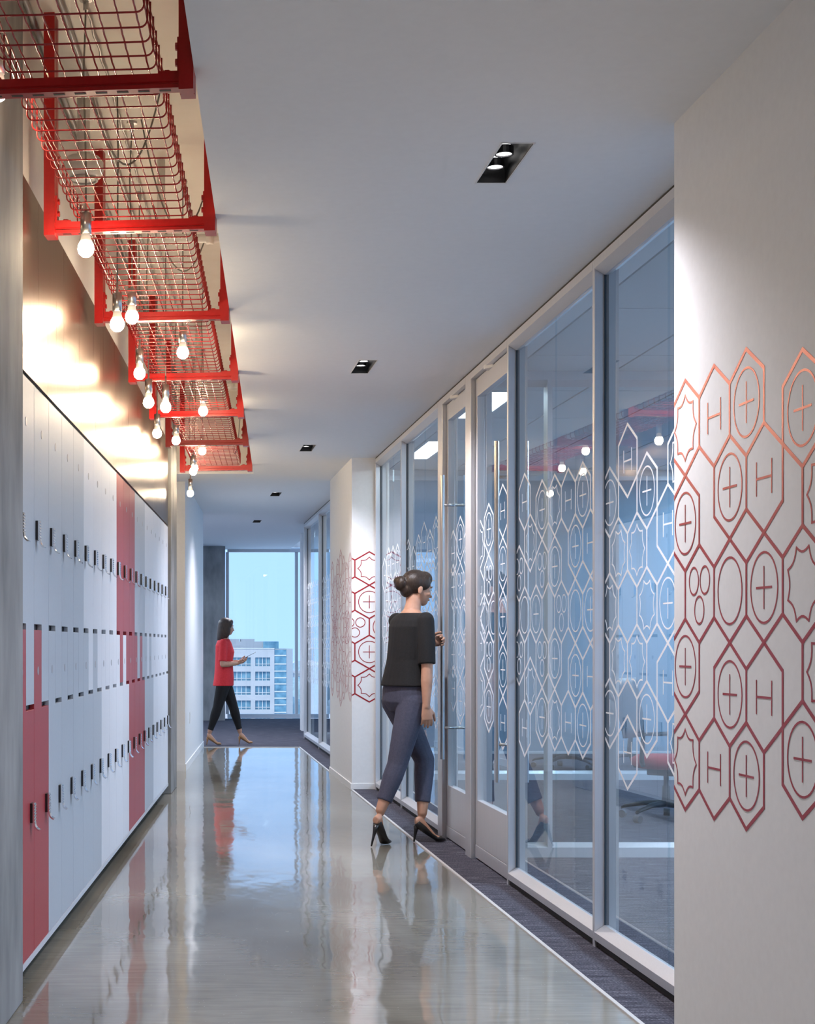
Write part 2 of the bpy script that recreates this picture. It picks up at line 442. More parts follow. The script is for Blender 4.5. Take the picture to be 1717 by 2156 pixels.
# office ceiling tiles (each one a part of the office ceiling)
panels = []
PANEL_SPOTS = {(0, 7), (0, 9), (0, 12), (3, 5), (4, 4), (5, 2), (5, 3), (5, 5), (5, 7), (5, 9), (5, 10), (3, 12), (3, 14)}  # row by the glass is real; deeper rows are unseen fill lights added
tile_me = MB().box(0.006, 0.594, 0.006, 1.194, 0, 0.016).mesh('tile')
tile_me.materials.append(M['tile'])
Y0T = 1.38
for i in range(6):
    for j in range(18):
        x = XCT + 0.006 + i * 0.602; y = Y0T + j * 1.2
        if (i, j) in PANEL_SPOTS:
            panels.append((x, y, i, j)); continue
        link('tile', tile_me, None, ceil_off, (x, y, CEIL))
order = ['first', 'second', 'third', 'fourth', 'fifth', 'sixth', 'seventh', 'eighth', 'ninth', 'tenth', 'eleventh', 'twelfth', 'thirteenth', 'fourteenth', 'fifteenth', 'sixteenth', 'seventeenth', 'eighteenth', 'nineteenth', 'twentieth']
for k, (x, y, i, j) in enumerate(sorted(panels, key=lambda p: (p[2], p[1]))):
    t = thing('ceiling_or_fill_panel', 'white rectangular office ceiling light, ' + order[sum(1 for q in panels if q[2] == i and q[1] < y)] + ' of the row ' + ['along the glass wall', 'next but one to the glass wall', '', 'added unseen in mid office', 'added unseen near the outer windows', 'added unseen along the outer windows'][i], 'light', (x, y, CEIL), group='office ceiling lights')
    wl_ = 0.23 if i == 0 else 0.594
    fr = MB()
    fr.box(0.006, wl_, 0.006, 0.030, -0.004, 0.016).box(0.006, wl_, 1.170, 1.194, -0.004, 0.016)
    fr.box(0.006, 0.030, 0.030, 1.170, -0.004, 0.016).box(wl_ - 0.024, wl_, 0.030, 1.170, -0.004, 0.016)
    part('frame', fr, M['white_plastic'], t)
    part('diffuser', MB().box(0.03, wl_ - 0.024, 0.03, 1.17, 0.004, 0.016), M['panel_soft' if i == 0 else 'fill_panel_lit'], t)
    if i == 0:
        link('tile', MB().box(0.236, 0.594, 0.006, 1.194, 0, 0.016).mesh('tile'), M['tile'], ceil_off, (x, y, CEIL))
for k, (x, y) in enumerate(((-1.6, 19.4), (-1.6, 22.4), (-4.2, 21.0))):  # unseen panels added to brighten the far end of the corridor
    t = thing('ceiling_or_fill_panel', 'unseen fill light panel added in the side hall, %s one' % ['nearer', 'farther', 'outermost'][k], 'light', (x, y, CEIL), group='added side hall fill lights')
    part('frame', MB().box(0.0, 0.6, 0.0, 1.2, -0.006, 0.0), M['white_plastic'], t)
    part('diffuser', MB().box(0.03, 0.57, 0.03, 1.17, -0.010, -0.006), M['fill_panel_lit'], t)

# ---- left side
def lwall(name, D0, D1, Ya, Yb, z0, z1, m, **k):
    pts = [LP(D1, Ya), LP(D0, Ya), LP(D0, Yb), LP(D1, Yb)]
    return struct(name, MB().prism([(p.x, p.y) for p in pts], 'z', z0, z1), m, **k)

Y_C1 = 5.43
lwall('wall_left_column', 0.894, 1.55, 4.55, Y_C1, 0, SLAB, M['concrete'], bevel=0.006)
lwall('wall_left', 0.92, 1.10, YB, 4.55, 0, SLAB, M['paint'])
lwall('wall_left_column', 0.894, 1.55, 12.945, 13.62, 0, SLAB, M['concrete'], bevel=0.006)
lwall('wall_left', 0.945, 1.05, Y_C1, 12.925, 2.20, SLAB, M['paint'])
lwall('wall_left', 1.40, 1.55, Y_C1, 15.4, 0, SLAB, M['paint'])
# the white wall after the alcove, with its baseboard
lw = lwall('wall_left', 0.919, 1.50, 15.25, 18.90, 0, CEIL, M['paint'])
bbm = MB().prism([(p.x, p.y) for p in (LP(0.931, 15.238), LP(0.909, 15.238), LP(0.909, 18.9), LP(0.931, 18.9))], 'z', 0, 0.07)
struct('baseboard_left', bbm, M['paint'])
struct('baseboard_left', MB().box(LP(1.4, 15.25).x, LP(0.909, 15.24).x, 15.235, 15.25, 0, 0.07), M['paint'])
# far left
struct('wall_far_left', MB().box(-6.2, -6, 14.5, YFAR, 0, SLAB), M['paint'])
struct('wall_back', MB().box(-2.0, XR, YB - 0.2, YB, 0, SLAB), M['paint'])

# ---- right side: near plaster pier and far pier
struct('wall_right', MB().box(XC, 1.72, YB, 4.759, 0, CEIL), M['paint'])
struct('wall_right', MB().box(XC, 1.86, 13.31, 15.14, 0, CEIL), M['paint'])
bb = MB().box(XC - 0.010, XC, 13.3105, 15.14, 0, 0.055)
struct('baseboard_right', bb, M['paint'])
struct('baseboard_right', MB().box(XC - 0.010, XF - 0.002, 13.30, 13.3100, 0.007, 0.055), M['paint'])
# small pier near the window
struct('wall_right', MB().box(1.86, 2.02, 22.3, 22.6, 0, CEIL), M['paint'])

# ---- outer wall of the offices: glazed
def window_run(name, axis, c, a0, a1, n, z0=0.07, z1=2.80):
    """curtain wall along an axis at coordinate c; frame bars and panes are parts"""
    root = sempty(name)
    step = (a1 - a0) / n
    def B(u0, u1, w0, w1, zz0, zz1):
        return MB().box(w0, w1, u0, u1, zz0, zz1) if axis == 'y' else MB().box(u0, u1, w0, w1, zz0, zz1)
    part('window_sill', B(a0, a1, c - 0.09, c + 0.04, 0, z0), M['white_frame'], root)
    part('window_head', B(a0, a1, c - 0.09, c + 0.04, z1, CEIL + 0.02), M['white_frame'], root)
    for i in range(n + 1):
        u = a0 + i * step
        part('mullion', B(u - 0.025, u + 0.025, c - 0.06, c + 0.04, z0, z1), M['white_frame'], root)
    for i in range(n):
        part('pane', B(a0 + i * step + 0.026, a0 + (i + 1) * step - 0.026, c - 0.005, c + 0.005, z0, z1), M['winglass'], root)
    return root
window_run('window_2', 'y', XR, YB, YFAR, 16)
# ---- window wall at the end
XW0, XW1 = 0.90, 2.06
window_run('window_1', 'x', YFAR + 0.25, XW0 + 0.03, XR, 4)
window_run('window_3', 'x', YFAR + 0.25, -6, -0.4, 3)
struct('wall_far_column', MB().box(-0.40, LP(0, 0).x + 0.862, 25.3, YFAR + 0.3, 0, CEIL), M['concrete'], bevel=0.006)

# ================================================================== LEFT: LOCKERS
P_L = 0.3715                      # pitch in Y
V_L = P_L / math.cos(TH)
Z_BOT, Z_TOP, Z_1, Z_2 = 0.097, 2.222, 1.303, 1.005
up_col = {j: ('grey' if j <= 3 else 'white' if j <= 7 else 'red' if j <= 10 else 'grey' if j <= 12 else 'white') for j in range(-1, 19)}
lo_col = {j: ('red' if j <= 0 else 'grey' if j <= 5 else 'white' if j <= 9 else 'red' if j <= 12 else 'grey' if j <= 14 else 'white') for j in range(-1, 19)}
W = V_L; H2 = W * 0.5; g = 0.0022


def door_mesh(upper):
    if upper:
        p = [(g, Z_1 + 0.022), (H2 + g, Z_1 + 0.022), (H2 + g, Z_2 + 0.020), (W - g, Z_2 + 0.020), (W - g, Z_TOP), (g, Z_TOP)]
    else:
        p = [(g, Z_BOT), (W - g, Z_BOT), (W - g, Z_2), (H2 - g, Z_2), (H2 - g, Z_1), (g, Z_1)]
    return MB().prism(p, 'x', -0.019, 0.0).mesh('door')

lock_body = MB().box(0, 0.0095, 0, 0.045, 0, 0.0725).mesh('lock_body'); lock_body.materials.append(M['black_plastic'])
# keypad: ribbed chrome plate, one connected profile
prof = [(0.0095, 0.0), (0.0150, 0.0)]
for q in range(6):
    z0 = 0.006 + q * 0.011
    prof += [(0.0150, z0), (0.0172, z0 + 0.002), (0.0172, z0 + 0.006), (0.0150, z0 + 0.008)]
prof += [(0.0150, 0.0735), (0.0095, 0.0735)]
keypad = MB().prism(prof, 'y', 0.002, 0.043).mesh('keypad'); keypad.materials.append(M['chrome'])
keys = MB()
for q in range(5):
    keys.box(0.0168, 0.0180, 0.012, 0.034, 0.0135 + q * 0.011, 0.0175 + q * 0.011)
lever_p = []
for q in range(9):
    a = q / 8 * math.radians(78)
    lever_p.append((0.016 + 0.024 * (1 - math.cos(a)), -0.001 - 0.026 * math.sin(a)))
inner = [(x - 0.0015 - 0.001, z - 0.004) for x, z in lever_p]
lever = MB().prism([(0.012, 0.004), (0.017, 0.004)] + [(x + 0.001, z) for x, z in lever_p] + inner[::-1], 'y', 0.004, 0.041).mesh('lever')
lever.materials.append(M['chrome'])
disc_me = MB().rings([[(x, 0.0165 * math.cos(2 * math.pi * k / 20), 0.0165 * math.sin(2 * math.pi * k / 20)) for k in range(20)] for x in (0, 0.0012)]).mesh('number_disc')
disc_me.materials.append(M['disc'])
UP_ME, LO_ME = {}, {}
for c in ('grey', 'white', 'red'):
    a = door_mesh(True); a.materials.append(M['loc_' + c]); UP_ME[c] = a
    a = door_mesh(False); a.materials.append(M['loc_' + c]); LO_ME[c] = a
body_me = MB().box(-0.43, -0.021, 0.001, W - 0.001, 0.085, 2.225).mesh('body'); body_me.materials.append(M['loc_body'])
cname = {'grey': 'grey', 'white': 'white', 'red': 'red'}
for j in range(-1, 19):
    p = LP(DL, 5.841 + P_L * j)
    t = thing('locker', '%s-over-%s locker with two interlocking doors, %s from the near concrete column' % (cname[up_col[j]], cname[lo_col[j]], order[j + 1]),
              'locker', (p.x, p.y, 0), -TH, 'row of lockers along the left wall')
    link('body', body_me, None, t)
    du = link('upper_door', UP_ME[up_col[j]], None, t, bevel=0.0012)
    dl = link('lower_door', LO_ME[lo_col[j]], None, t, bevel=0.0012)
    for d, (yy, zz), (dy, dz) in ((du, (0.030, 1.644), (W * 0.5, 2.061)), (dl, (W - 0.098, 0.588), (H2 * 0.5, 1.148))):
        link('lock_body', lock_body, None, d, (0, yy, zz))
        link('keypad', keypad, None, d, (0, yy, zz))
        link('lever', lever, None, d, (0, yy, zz), smooth=False)
        link('number_disc', disc_me, None, d, (0, dy, dz))
p0, p1 = 5.45, 12.915
bp_ = MB().prism([(q.x, q.y) for q in (LP(DL + 0.02, p0), LP(DL - 0.002, p0), LP(DL - 0.002, p1), LP(DL + 0.02, p1))], 'z', 0.073, 0.095)
tag(part('locker_plinth', bp_, M['plinth']), 'thin pale strip running under the row of lockers', 'plinth')
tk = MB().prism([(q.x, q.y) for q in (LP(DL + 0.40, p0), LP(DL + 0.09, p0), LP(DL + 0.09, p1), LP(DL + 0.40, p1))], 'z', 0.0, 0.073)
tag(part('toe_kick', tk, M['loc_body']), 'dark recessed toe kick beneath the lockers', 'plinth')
tg = MB().prism([(q.x, q.y) for q in (LP(DL + 0.30, p0), LP(DL + 0.012, p0), LP(DL + 0.012, p1), LP(DL + 0.30, p1))], 'z', 2.226, 2.238)
struct('trim_2', tg, M['black_plastic'])  # black strip painted as the shade of the gap over the lockers
bz = MB().prism([(q.x, q.y) for q in (LP(0.944, p0), LP(DL, p0), LP(DL, p1), LP(0.944, p1))], 'z', 2.238, 2.94)
tag(part('bronze_wall_panel', bz, M['bronze']), 'long brushed bronze metal sheet on the wall above the lockers', 'wall panel')

# outlet on the white wall
po = LP(0.919, 16.05)
ot = thing('wall_outlet', 'small white outlet plate low on the white left wall', 'outlet', (po.x, po.y, 0.43), -TH)
part('plate', MB().box(0.0, 0.006, -0.035, 0.035, 0.0, 0.115), M['white_plastic'], ot, bevel=0.002)
for zz in (0.025, 0.070):
    part('socket', MB().box(0.006, 0.0075, -0.017, 0.017, zz, zz + 0.028), M['white_plastic'], ot)

# ================================================================== OVERHEAD TRAY
BARS = [4.365, 5.835, 7.44, 9.115, 10.58, 12.10, 13.86]
ZB = 2.797                     # underside of the crossbars
BW = 0.645                     # length of a crossbar
DC = (0.235 + 0.88) / 2
for k, Y in enumerate(BARS):
    c = LP(DC, Y)
    t = thing('strut_hanger', 'red steel strut trapeze holding the overhead wire tray, %s from the camera' % order[k], 'bracket', (c.x, c.y, ZB), -TH - math.radians(2.0), 'red trapeze hangers')
    s = 0.041
    cp = [(-s/2, 0), (s/2, 0), (s/2, s), (s/2 - 0.009, s), (s/2 - 0.009, s - 0.006), (0.0185, s - 0.006)]
    # strut channel with a shallow groove on both cheeks
    cp = [(-s/2, 0.0), (s/2, 0.0), (s/2, 0.011), (s/2 - 0.004, 0.013), (s/2 - 0.004, 0.017), (s/2, 0.019), (s/2, s), (-s/2, s), (-s/2, 0.019), (-s/2 + 0.004, 0.017), (-s/2 + 0.004, 0.013), (-s/2, 0.011)]
    part('crossbar', MB().prism([(a, b) for a, b in cp], 'x', -BW / 2 + s, BW / 2 - s), M['red_steel'], t)
    for q in range(9):
        xq = -0.24 + q * 0.06
        part('slot', MB().box(xq - 0.016, xq + 0.016, -0.006, 0.006, -0.0006, 0.001), M['gap_shade'], t)  # dark plate painted for the shade inside an open slot
    for sd in (-1, 1):
        x0 = sd * (BW / 2 - s / 2)
        up = MB().prism([(x0 - s/2, -s), (x0 + s/2, -s), (x0 + s/2, -0.003), (x0 + s/2 - 0.004, 0), (x0 + s/2, 0.003), (x0 + s/2, s), (x0 - s/2, s), (x0 - s/2, 0.003), (x0 - s/2 + 0.004, 0), (x0 - s/2, -0.003)], 'z', -0.012, SLAB - ZB)
        part('upright', up, M['red_steel'], t)
        # corner angle with bolt heads
        xi = x0 - sd * s / 2
        ang = MB().prism([(xi, s), (xi - sd * 0.058, s), (xi - sd * 0.058, s + 0.006), (xi - sd * 0.006, s + 0.006), (xi - sd * 0.006, s + 0.10), (xi, s + 0.10)], 'y', -0.02, 0.02)
        br = part('corner_bracket', ang, M['red_steel'], t)
        for (bx, bz_, ax) in ((xi - sd * 0.036, s + 0.006, 'z'), (xi - sd * 0.006, s + 0.035, 'x'), (xi - sd * 0.006, s + 0.08, 'x')):
            b = MB()
            if ax == 'z': b.rings([[(bx + r * math.cos(a * math.pi / 3), r * math.sin(a * math.pi / 3), bz_ + h) for a in range(6)] for r, h in ((0.011, 0), (0.011, 0.007))])
            else: b.rings([[(bx - sd * h, r * math.cos(a * math.pi / 3), bz_ + r * math.sin(a * math.pi / 3)) for a in range(6)] for r, h in ((0.011, 0), (0.011, 0.007))])
            part('bolt', b, M['red_steel'], br)

# wire trays: one section between each pair of hangers
TWD = 0.425; CELL = 0.098; RW = 0.0026; TC = 0.552
def tray_section(k, Ya, Yb):
    c = LP(TC, Ya)
    names = ['nearest section', 'second section', 'third section', 'fourth section', 'fifth section', 'sixth section', 'farthest section']
    t = thing('wire_tray', 'red wire mesh cable tray overhead, %s, beginning at the %s' % (names[k], 'frame edge' if k == 0 else order[k - 1] + ' red hanger'), 'cable tray', (c.x, c.y, ZB + 0.0445), -TH, 'red wire tray sections')
    L = (Yb - Ya) / math.cos(TH) - 0.006
    h = TWD / 2; hs = 0.105
    path = [(-h, 0, hs), (-h, 0, 0.02)]
    for q in range(1, 4):
        a = q / 4 * math.pi / 2
        path.append((-h + 0.02 * (1 - math.cos(a)), 0, 0.02 - 0.02 * math.sin(a)))
    path.append((-h + 0.02, 0, 0))
    path = path + [(-x, y, z) for x, y, z in reversed(path)]
    cw = MB().tube(path, RW, 6).mesh('cross_wire'); cw.materials.append(M['red_wire'])
    cw.polygons.foreach_set('use_smooth', [True] * len(cw.polygons))
    n = int(round(L / CELL))
    for i in range(n):
        link('cross_wire', cw, None, t, (0, (i + 0.5) * L / n, 0))
    pts = []
    for i in range(n * 2 + 1):
        pts.append((0, i * L / (2 * n), 0.0030 * (1 if i % 2 else -0.6)))
    lwm = MB().tube(pts, RW, 6).mesh('long_wire'); lwm.materials.append(M['red_wire'])
    lwm.polygons.foreach_set('use_smooth', [True] * len(lwm.polygons))
    m = 9
    for i in range(m):
        x = -h + 0.022 + (TWD - 0.044) * i / (m - 1)
        link('long_wire', lwm, None, t, (x, 0, 0.0045))
    for sd in (-1, 1):
        for z in (0.040, 0.072, 0.102):
            link('long_wire', lwm, None, t, (sd * (h - 0.004), 0, z))
ends = [3.2] + BARS
for k in range(7):
    tray_section(k, ends[k], ends[k + 1])

# ---- things in the slot above the tray
def run(name, label, cat, D, Ya, Yb, z, r, m):
    a, b = LP(D, Ya), LP(D, Yb)
    return tag(part(name, MB().tube([(a.x, a.y, z), (b.x, b.y, z)], r, 10), m, smooth=True), label, cat)
run('conduit', 'thin grey conduit along the slab above the tray, beside the wall', 'conduit', 0.928, 5.5, 12.9, SLAB - 0.016, 0.012, M['galv'])
run('conduit', 'thin grey conduit along the slab above the tray, away from the wall', 'conduit', 0.80, 3.0, 14.5, SLAB - 0.016, 0.012, M['galv'])
# wire rope with a twist
tw = []
for i in range(140):
    y = 3.2 + i * 0.08; p = LP(0.71, y)
    tw.append((p.x + 0.004 * math.cos(i * 1.9), p.y, SLAB - 0.02 + 0.004 * math.sin(i * 1.9)))
tag(part('steel_cable', MB().tube(tw, 0.006, 6), M['galv'], smooth=True), 'twisted steel cable strung along the slab above the tray', 'cable')

def pipe_with_elbow(Y, z, label):
    xw = LP(DO, Y).x
    mb = MB()
    pts = [(xw - 0.34, Y, z), (xw - 0.075, Y, z)]
    for q in range(1, 6):
        a = q / 5 * math.pi / 2
        pts.append((xw - 0.075 + 0.045 * math.sin(a), Y, z + 0.045 * (1 - math.cos(a))))
    pts.append((xw - 0.03, Y, SLAB + 0.005))
    t = thing('sprinkler_pipe', label, 'pipe', (0, 0, 0), group='white pipes in the ceiling slot')
    part('pipe', MB().tube(pts, 0.022, 12), M['white_plastic'], t, smooth=True)
    part('collar', MB().tube([(xw - 0.12, Y, z), (xw - 0.085, Y, z)], 0.030, 12), M['white_plastic'], t, smooth=True)
    part('drop', MB().tube([(xw - 0.34, Y, z - 0.028), (xw - 0.34, Y, SLAB + 0.005)], 0.020, 12), M['white_plastic'], t, smooth=True)
pipe_with_elbow(7.6, 3.235, 'white pipe with an elbow beyond the second red hanger, in the ceiling slot')
pipe_with_elbow(11.1, 3.10, 'white pipe with an elbow beyond the fifth red hanger, in the ceiling slot')

# round speaker
sp = Vector(((176 - VPX) * 6.6 / F_PX, 6.6, 3.27))
t = thing('ceiling_speaker', 'round white drum hanging above the wire tray near the second hanger', 'speaker', sp)
part('drum', MB().lathe([(0.0, -0.045), (0.05, -0.045), (0.075, -0.035), (0.085, -0.01), (0.085, 0.025), (0.07, 0.045), (0.0, 0.05)], 28), M['white_plastic'], t, smooth=True)
part('stem', MB().tube([(0, 0, 0.04), (0, 0, SLAB - 3.27 + 0.002)], 0.028, 14), M['white_plastic'], t, smooth=True)
part('ring', MB().rings([[(r_ * math.cos(2 * math.pi * a / 24), r_ * math.sin(2 * math.pi * a / 24), z_) for a in range(24)] for r_, z_ in ((0.055, -0.052), (0.062, -0.052), (0.062, -0.044), (0.055, -0.044))], False, True), M['galv'], t)

# ---- pendant bulbs: px, py of the glowing ball, distance
BULBS = [(-4, 192, 4.75), (181, 524, 5.70), (247, 683, 6.55), (278, 668, 7.05), (385, 743, 7.95), (294, 787, 8.15), (313, 848, 8.7), (349, 858, 8.9),
         (428, 866, 10.2), (331, 913, 10.4), (371, 928, 11.3), (426, 950, 12.5), (407, 993, 12.85), (410, 986, 13.45), (401, 1039, 14.0)]
bulb_pos = ['at the left edge, first from the camera', 'hanging in front of the second red hanger', 'lower of the pair before the third red hanger', 'higher of the pair before the third red hanger',
            'alone at the middle of the third tray bay', 'beside the wall before the fourth red hanger', 'just below the fourth red hanger, by the wall', 'below the fourth red hanger, away from the wall',
            'at the right of the fifth red hanger', 'low by the bronze sheet past the fifth hanger', 'at the left of the sixth red hanger', 'small, at the middle of the last tray bay',
            'in front of the seventh red hanger, lower one', 'in front of the seventh red hanger, partly hidden', 'lowest and farthest, below the tray end']
sock_me = MB().lathe([(0.0, 0.056), (0.007, 0.056), (0.007, 0.11), (0.004, 0.112), (0.004, 0.056), (0.0205, 0.056), (0.0205, 0.124), (0.006, 0.126), (0.004, 0.165), (0.0, 0.165)], 20).mesh('socket')
sock_me = MB().lathe([(0.0, 0.054), (0.0205, 0.054), (0.0205, 0.130), (0.008, 0.132), (0.0055, 0.140), (0.0045, 0.180), (0.0, 0.180)], 20).mesh('socket')
sock_me.materials.append(M['steel']); sock_me.polygons.foreach_set('use_smooth', [True] * len(sock_me.polygons))
collar_me = MB().lathe([(0.0225, 0.026), (0.0205, 0.032), (0.0185, 0.040), (0.0165, 0.054), (0.0, 0.0545)], 20).mesh('bulb_neck')
collar_me.materials.append(M['bulb_glass']); collar_me.polygons.foreach_set('use_smooth', [True] * len(collar_me.polygons))
lit_me = MB().lathe([(0.0, -0.031), (0.014, -0.0285), (0.0255, -0.018), (0.031, -0.002), (0.0290, 0.012), (0.0225, 0.026), (0.0, 0.0265)], 14).mesh('globe')
lit_me.materials.append(M['bulb_lit']); lit_me.polygons.foreach_set('use_smooth', [True] * len(lit_me.polygons))
for k, (px, py, Y) in enumerate(BULBS):
    p = Vector(((px - VPX) * Y / F_PX, Y, CAM_Z + (VPY - py) * Y / F_PX))
    t = thing('pendant_bulb', 'lit bare bulb in a steel socket ' + bulb_pos[k], 'pendant lamp', p, group='pendant bulbs')
    link('socket', sock_me, None, t); link('bulb_neck', collar_me, None, t); link('globe', lit_me, None, t)
    H = SLAB - p.z
    dx = random.uniform(-0.012, 0.012)
    part('cord', MB().tube([(0, 0, 0.165), (0, 0, 0.3), (dx, 0, H * 0.7), (0, 0, H - 0.025)], 0.0038, 6), M['cord'], t, smooth=True)
    part('ceiling_hook', MB().lathe([(0.0, H - 0.045), (0.010, H - 0.045), (0.010, H - 0.012), (0.024, H - 0.010), (0.024, H), (0.0, H)], 14), M['galv'], t)
# loose loops of cord from hook to hook
def cord_loop(i, a, b, sag, zt, lab):
    pts = []
    for q in range(15):
        s = q / 14
        p = Vector(a).lerp(Vector(b), s)
        pts.append((p.x, p.y, p.z - sag * 4 * s * (1 - s)))
    tag(part('slack_cord', MB().tube(pts, 0.0042, 6), M['cord'], smooth=True), lab, 'cord', 'slack cords above the tray')
q1, q2 = LP(0.74, 5.70), LP(0.50, 6.6)
cord_loop(0, (q1.x + 0.05, q1.y, 3.28), (q2.x, q2.y, SLAB - 0.004), 0.30, 0, 'slack grey cord looping beside the round white drum')
q1, q2 = LP(0.62, 7.0), LP(0.32, 7.6)
cord_loop(1, (q1.x, q1.y, SLAB - 0.004), (q2.x, q2.y, SLAB - 0.004), 0.42, 0, 'slack grey cord looping past the second red hanger')
q1, q2 = LP(0.68, 8.3), LP(0.36, 8.5)
cord_loop(2, (q1.x, q1.y, SLAB - 0.004), (q2.x, q2.y, SLAB - 0.004), 0.35, 0, 'slack grey cord looping past the third red hanger')
q1, q2 = LP(0.30, 13.1), LP(0.42, 14.3)
cord_loop(3, (q1.x, q1.y, SLAB - 0.004), (q2.x, q2.y, 3.05), 0.30, 0, 'black cable drooping above the end of the tray')

# ================================================================== CEILING DOWNLIGHTS
for k, Y in enumerate(DLY):
    t = thing('recessed_downlight', ('black recessed ceiling downlight, %s from the camera' % order[k]) if k < 5 else ['black recessed ceiling downlight just ahead overhead, outside the picture', 'black recessed ceiling downlight behind the camera'][k - 5], 'downlight', (XDL, Y, CEIL), group='corridor downlights')
    wx, wy, hh = WDX - 0.001, WDY - 0.001, 0.085
    fr = MB()
    fr.box(-wx - 0.004, wx + 0.004, -wy - 0.004, -wy + 0.001, -0.002, 0.0).box(-wx - 0.004, wx + 0.004, wy - 0.001, wy + 0.004, -0.002, 0.0)
    fr.box(-wx - 0.004, -wx + 0.001, -wy, wy, -0.002, 0.0).box(wx - 0.001, wx + 0.004, -wy, wy, -0.002, 0.0)
    part('trim_frame', fr, M['white_plastic'], t)
    hb = MB()
    hb.box(-wx, -wx + 0.003, -wy, wy, 0, hh).box(wx - 0.003, wx, -wy, wy, 0, hh).box(-wx, wx, -wy, -wy + 0.003, 0, hh).box(-wx, wx, wy - 0.003, wy, 0, hh).box(-wx, wx, -wy, wy, hh, hh + 0.003)
    part('housing', hb, M['black_trim'], t)
    for q in (-0.14, 0.0, 0.14):
        lp = part('lamp', MB().lathe([(0.0, 0.034), (0.026, 0.034), (0.026, 0.040), (0.018, 0.075), (0.0, 0.078)], 20, (0, q, 0)), M['lamp_lit'], t, smooth=False)
        part('lamp_ring', MB().rings([[(r_ * math.cos(2 * math.pi * a / 20), q + r_ * math.sin(2 * math.pi * a / 20), z_) for a in range(20)] for r_, z_ in ((0.0265, 0.030), (0.032, 0.030), (0.032, 0.055), (0.0265, 0.055))], False, True), M['black_plastic'], t)
    sl = bpy.data.lights.new('downlight_beam', 'SPOT'); sl.energy = E_DOWN; sl.spot_size = math.radians(132); sl.spot_blend = 1.0
    sl.color = (0.98, 0.96, 1.05); sl.shadow_soft_size = 0.03
    so = bpy.data.objects.new('downlight_beam', sl); COL.objects.link(so); so.parent = t; so.location = (0, 0, -0.004)

# ================================================================== HEXAGON GRAPHICS
S = 0.143; HA = S * math.sqrt(3) / 2; Z0 = 1.397; LWD = 0.0115; LWS = 0.0062


def stroke(mb, pts, wd, closed):
    """flat ribbon along a polyline in the (s,z) plane; returns verts/faces appended at depth 0"""
    n = len(pts); P = [Vector(p) for p in pts]
    L, R = [], []
    for i in range(n):
        a = P[(i - 1) % n] if (closed or i > 0) else None
        b = P[(i + 1) % n] if (closed or i < n - 1) else None
        d1 = (P[i] - a).normalized() if a is not None else None
        d2 = (b - P[i]).normalized() if b is not None else None
        if d1 is None: d1 = d2
        if d2 is None: d2 = d1
        n1 = Vector((-d1.y, d1.x)); n2 = Vector((-d2.y, d2.x))
        m = (n1 + n2); m.normalize()
        k = wd / 2 / max(0.4, m.dot(n1))
        L.append(P[i] + m * k); R.append(P[i] - m * k)
    o = len(mb)
    return L, R


def ribbon(bm, pts, wd, closed=False):
    L, R = stroke([], pts, wd, closed)
    lv = [bm.verts.new((p.x, 0, p.y)) for p in L]; rv = [bm.verts.new((p.x, 0, p.y)) for p in R]
    n = len(pts)
    for i in range(n if closed else n - 1):
        j = (i + 1) % n
        bm.faces.new((lv[i], rv[i], rv[j], lv[j]))


def hex_pts(r):
    return [(r * math.sin(k * math.pi / 3), r * math.cos(k * math.pi / 3)) for k in range(6)]


def circ(cx, cz, r, n=36):
    return [(cx + r * math.cos(2 * math.pi * k / n), cz + r * math.sin(2 * math.pi * k / n)) for k in range(n)]


def star_pts(rot=0.0):
    pts = []
    for k in range(8):
        a0 = rot + k * math.pi / 4; a1 = a0 + math.pi / 4
        for q in range(5):
            s = q / 5
            p = Vector((math.sin(a0), math.cos(a0))).lerp(Vector((math.sin(a1), math.cos(a1))), s) * 0.098
            p *= 1 - 0.13 * 4 * s * (1 - s)
            pts.append((p.x, p.y))
    return pts


def sym_bm(kind):
    bm = bmesh.new()
    if kind in ('plus', 'circle'):
        ribbon(bm, circ(0, 0, 0.092), LWS, True)
    if kind == 'plus':
        ribbon(bm, [(-0.054, 0), (-LWS / 2, 0)], LWS); ribbon(bm, [(LWS / 2, 0), (0.054, 0)], LWS); ribbon(bm, [(0, -0.056), (0, 0.056)], LWS)
    if kind == 'H':
        ribbon(bm, [(-0.052, -0.045), (-0.052, 0.045)], LWS); ribbon(bm, [(0.052, -0.045), (0.052, 0.045)], LWS); ribbon(bm, [(-0.052 + LWS / 2, 0), (0.052 - LWS / 2, 0)], LWS)
    if kind == 'three':
        for cx, cz in ((-0.047, 0.038), (0.047, 0.038), (0, -0.048)):
            ribbon(bm, circ(cx, cz, 0.040, 28), LWS, True)
    if kind == 'star': ribbon(bm, star_pts(0), LWS, True)
    if kind == 'badge': ribbon(bm, star_pts(math.pi / 8), LWS, True)
    return bm


def flat_mesh(bm, planes, thick, name):
    for co, no in planes:
        geom = bm.verts[:] + bm.edges[:] + bm.faces[:]
        bmesh.ops.bisect_plane(bm, geom=geom, plane_co=co, plane_no=no, clear_outer=True, dist=1e-6)
    if not bm.faces:
        bm.free(); return None
    r = bmesh.ops.extrude_face_region(bm, geom=bm.faces[:])
    bmesh.ops.translate(bm, verts=[v for v in r['geom'] if isinstance(v, bmesh.types.BMVert)], vec=(0, -thick, 0))
    bmesh.ops.recalc_face_normals(bm, faces=bm.faces)
    me = bpy.data.meshes.new(name); bm.to_mesh(me); bm.free()
    return me


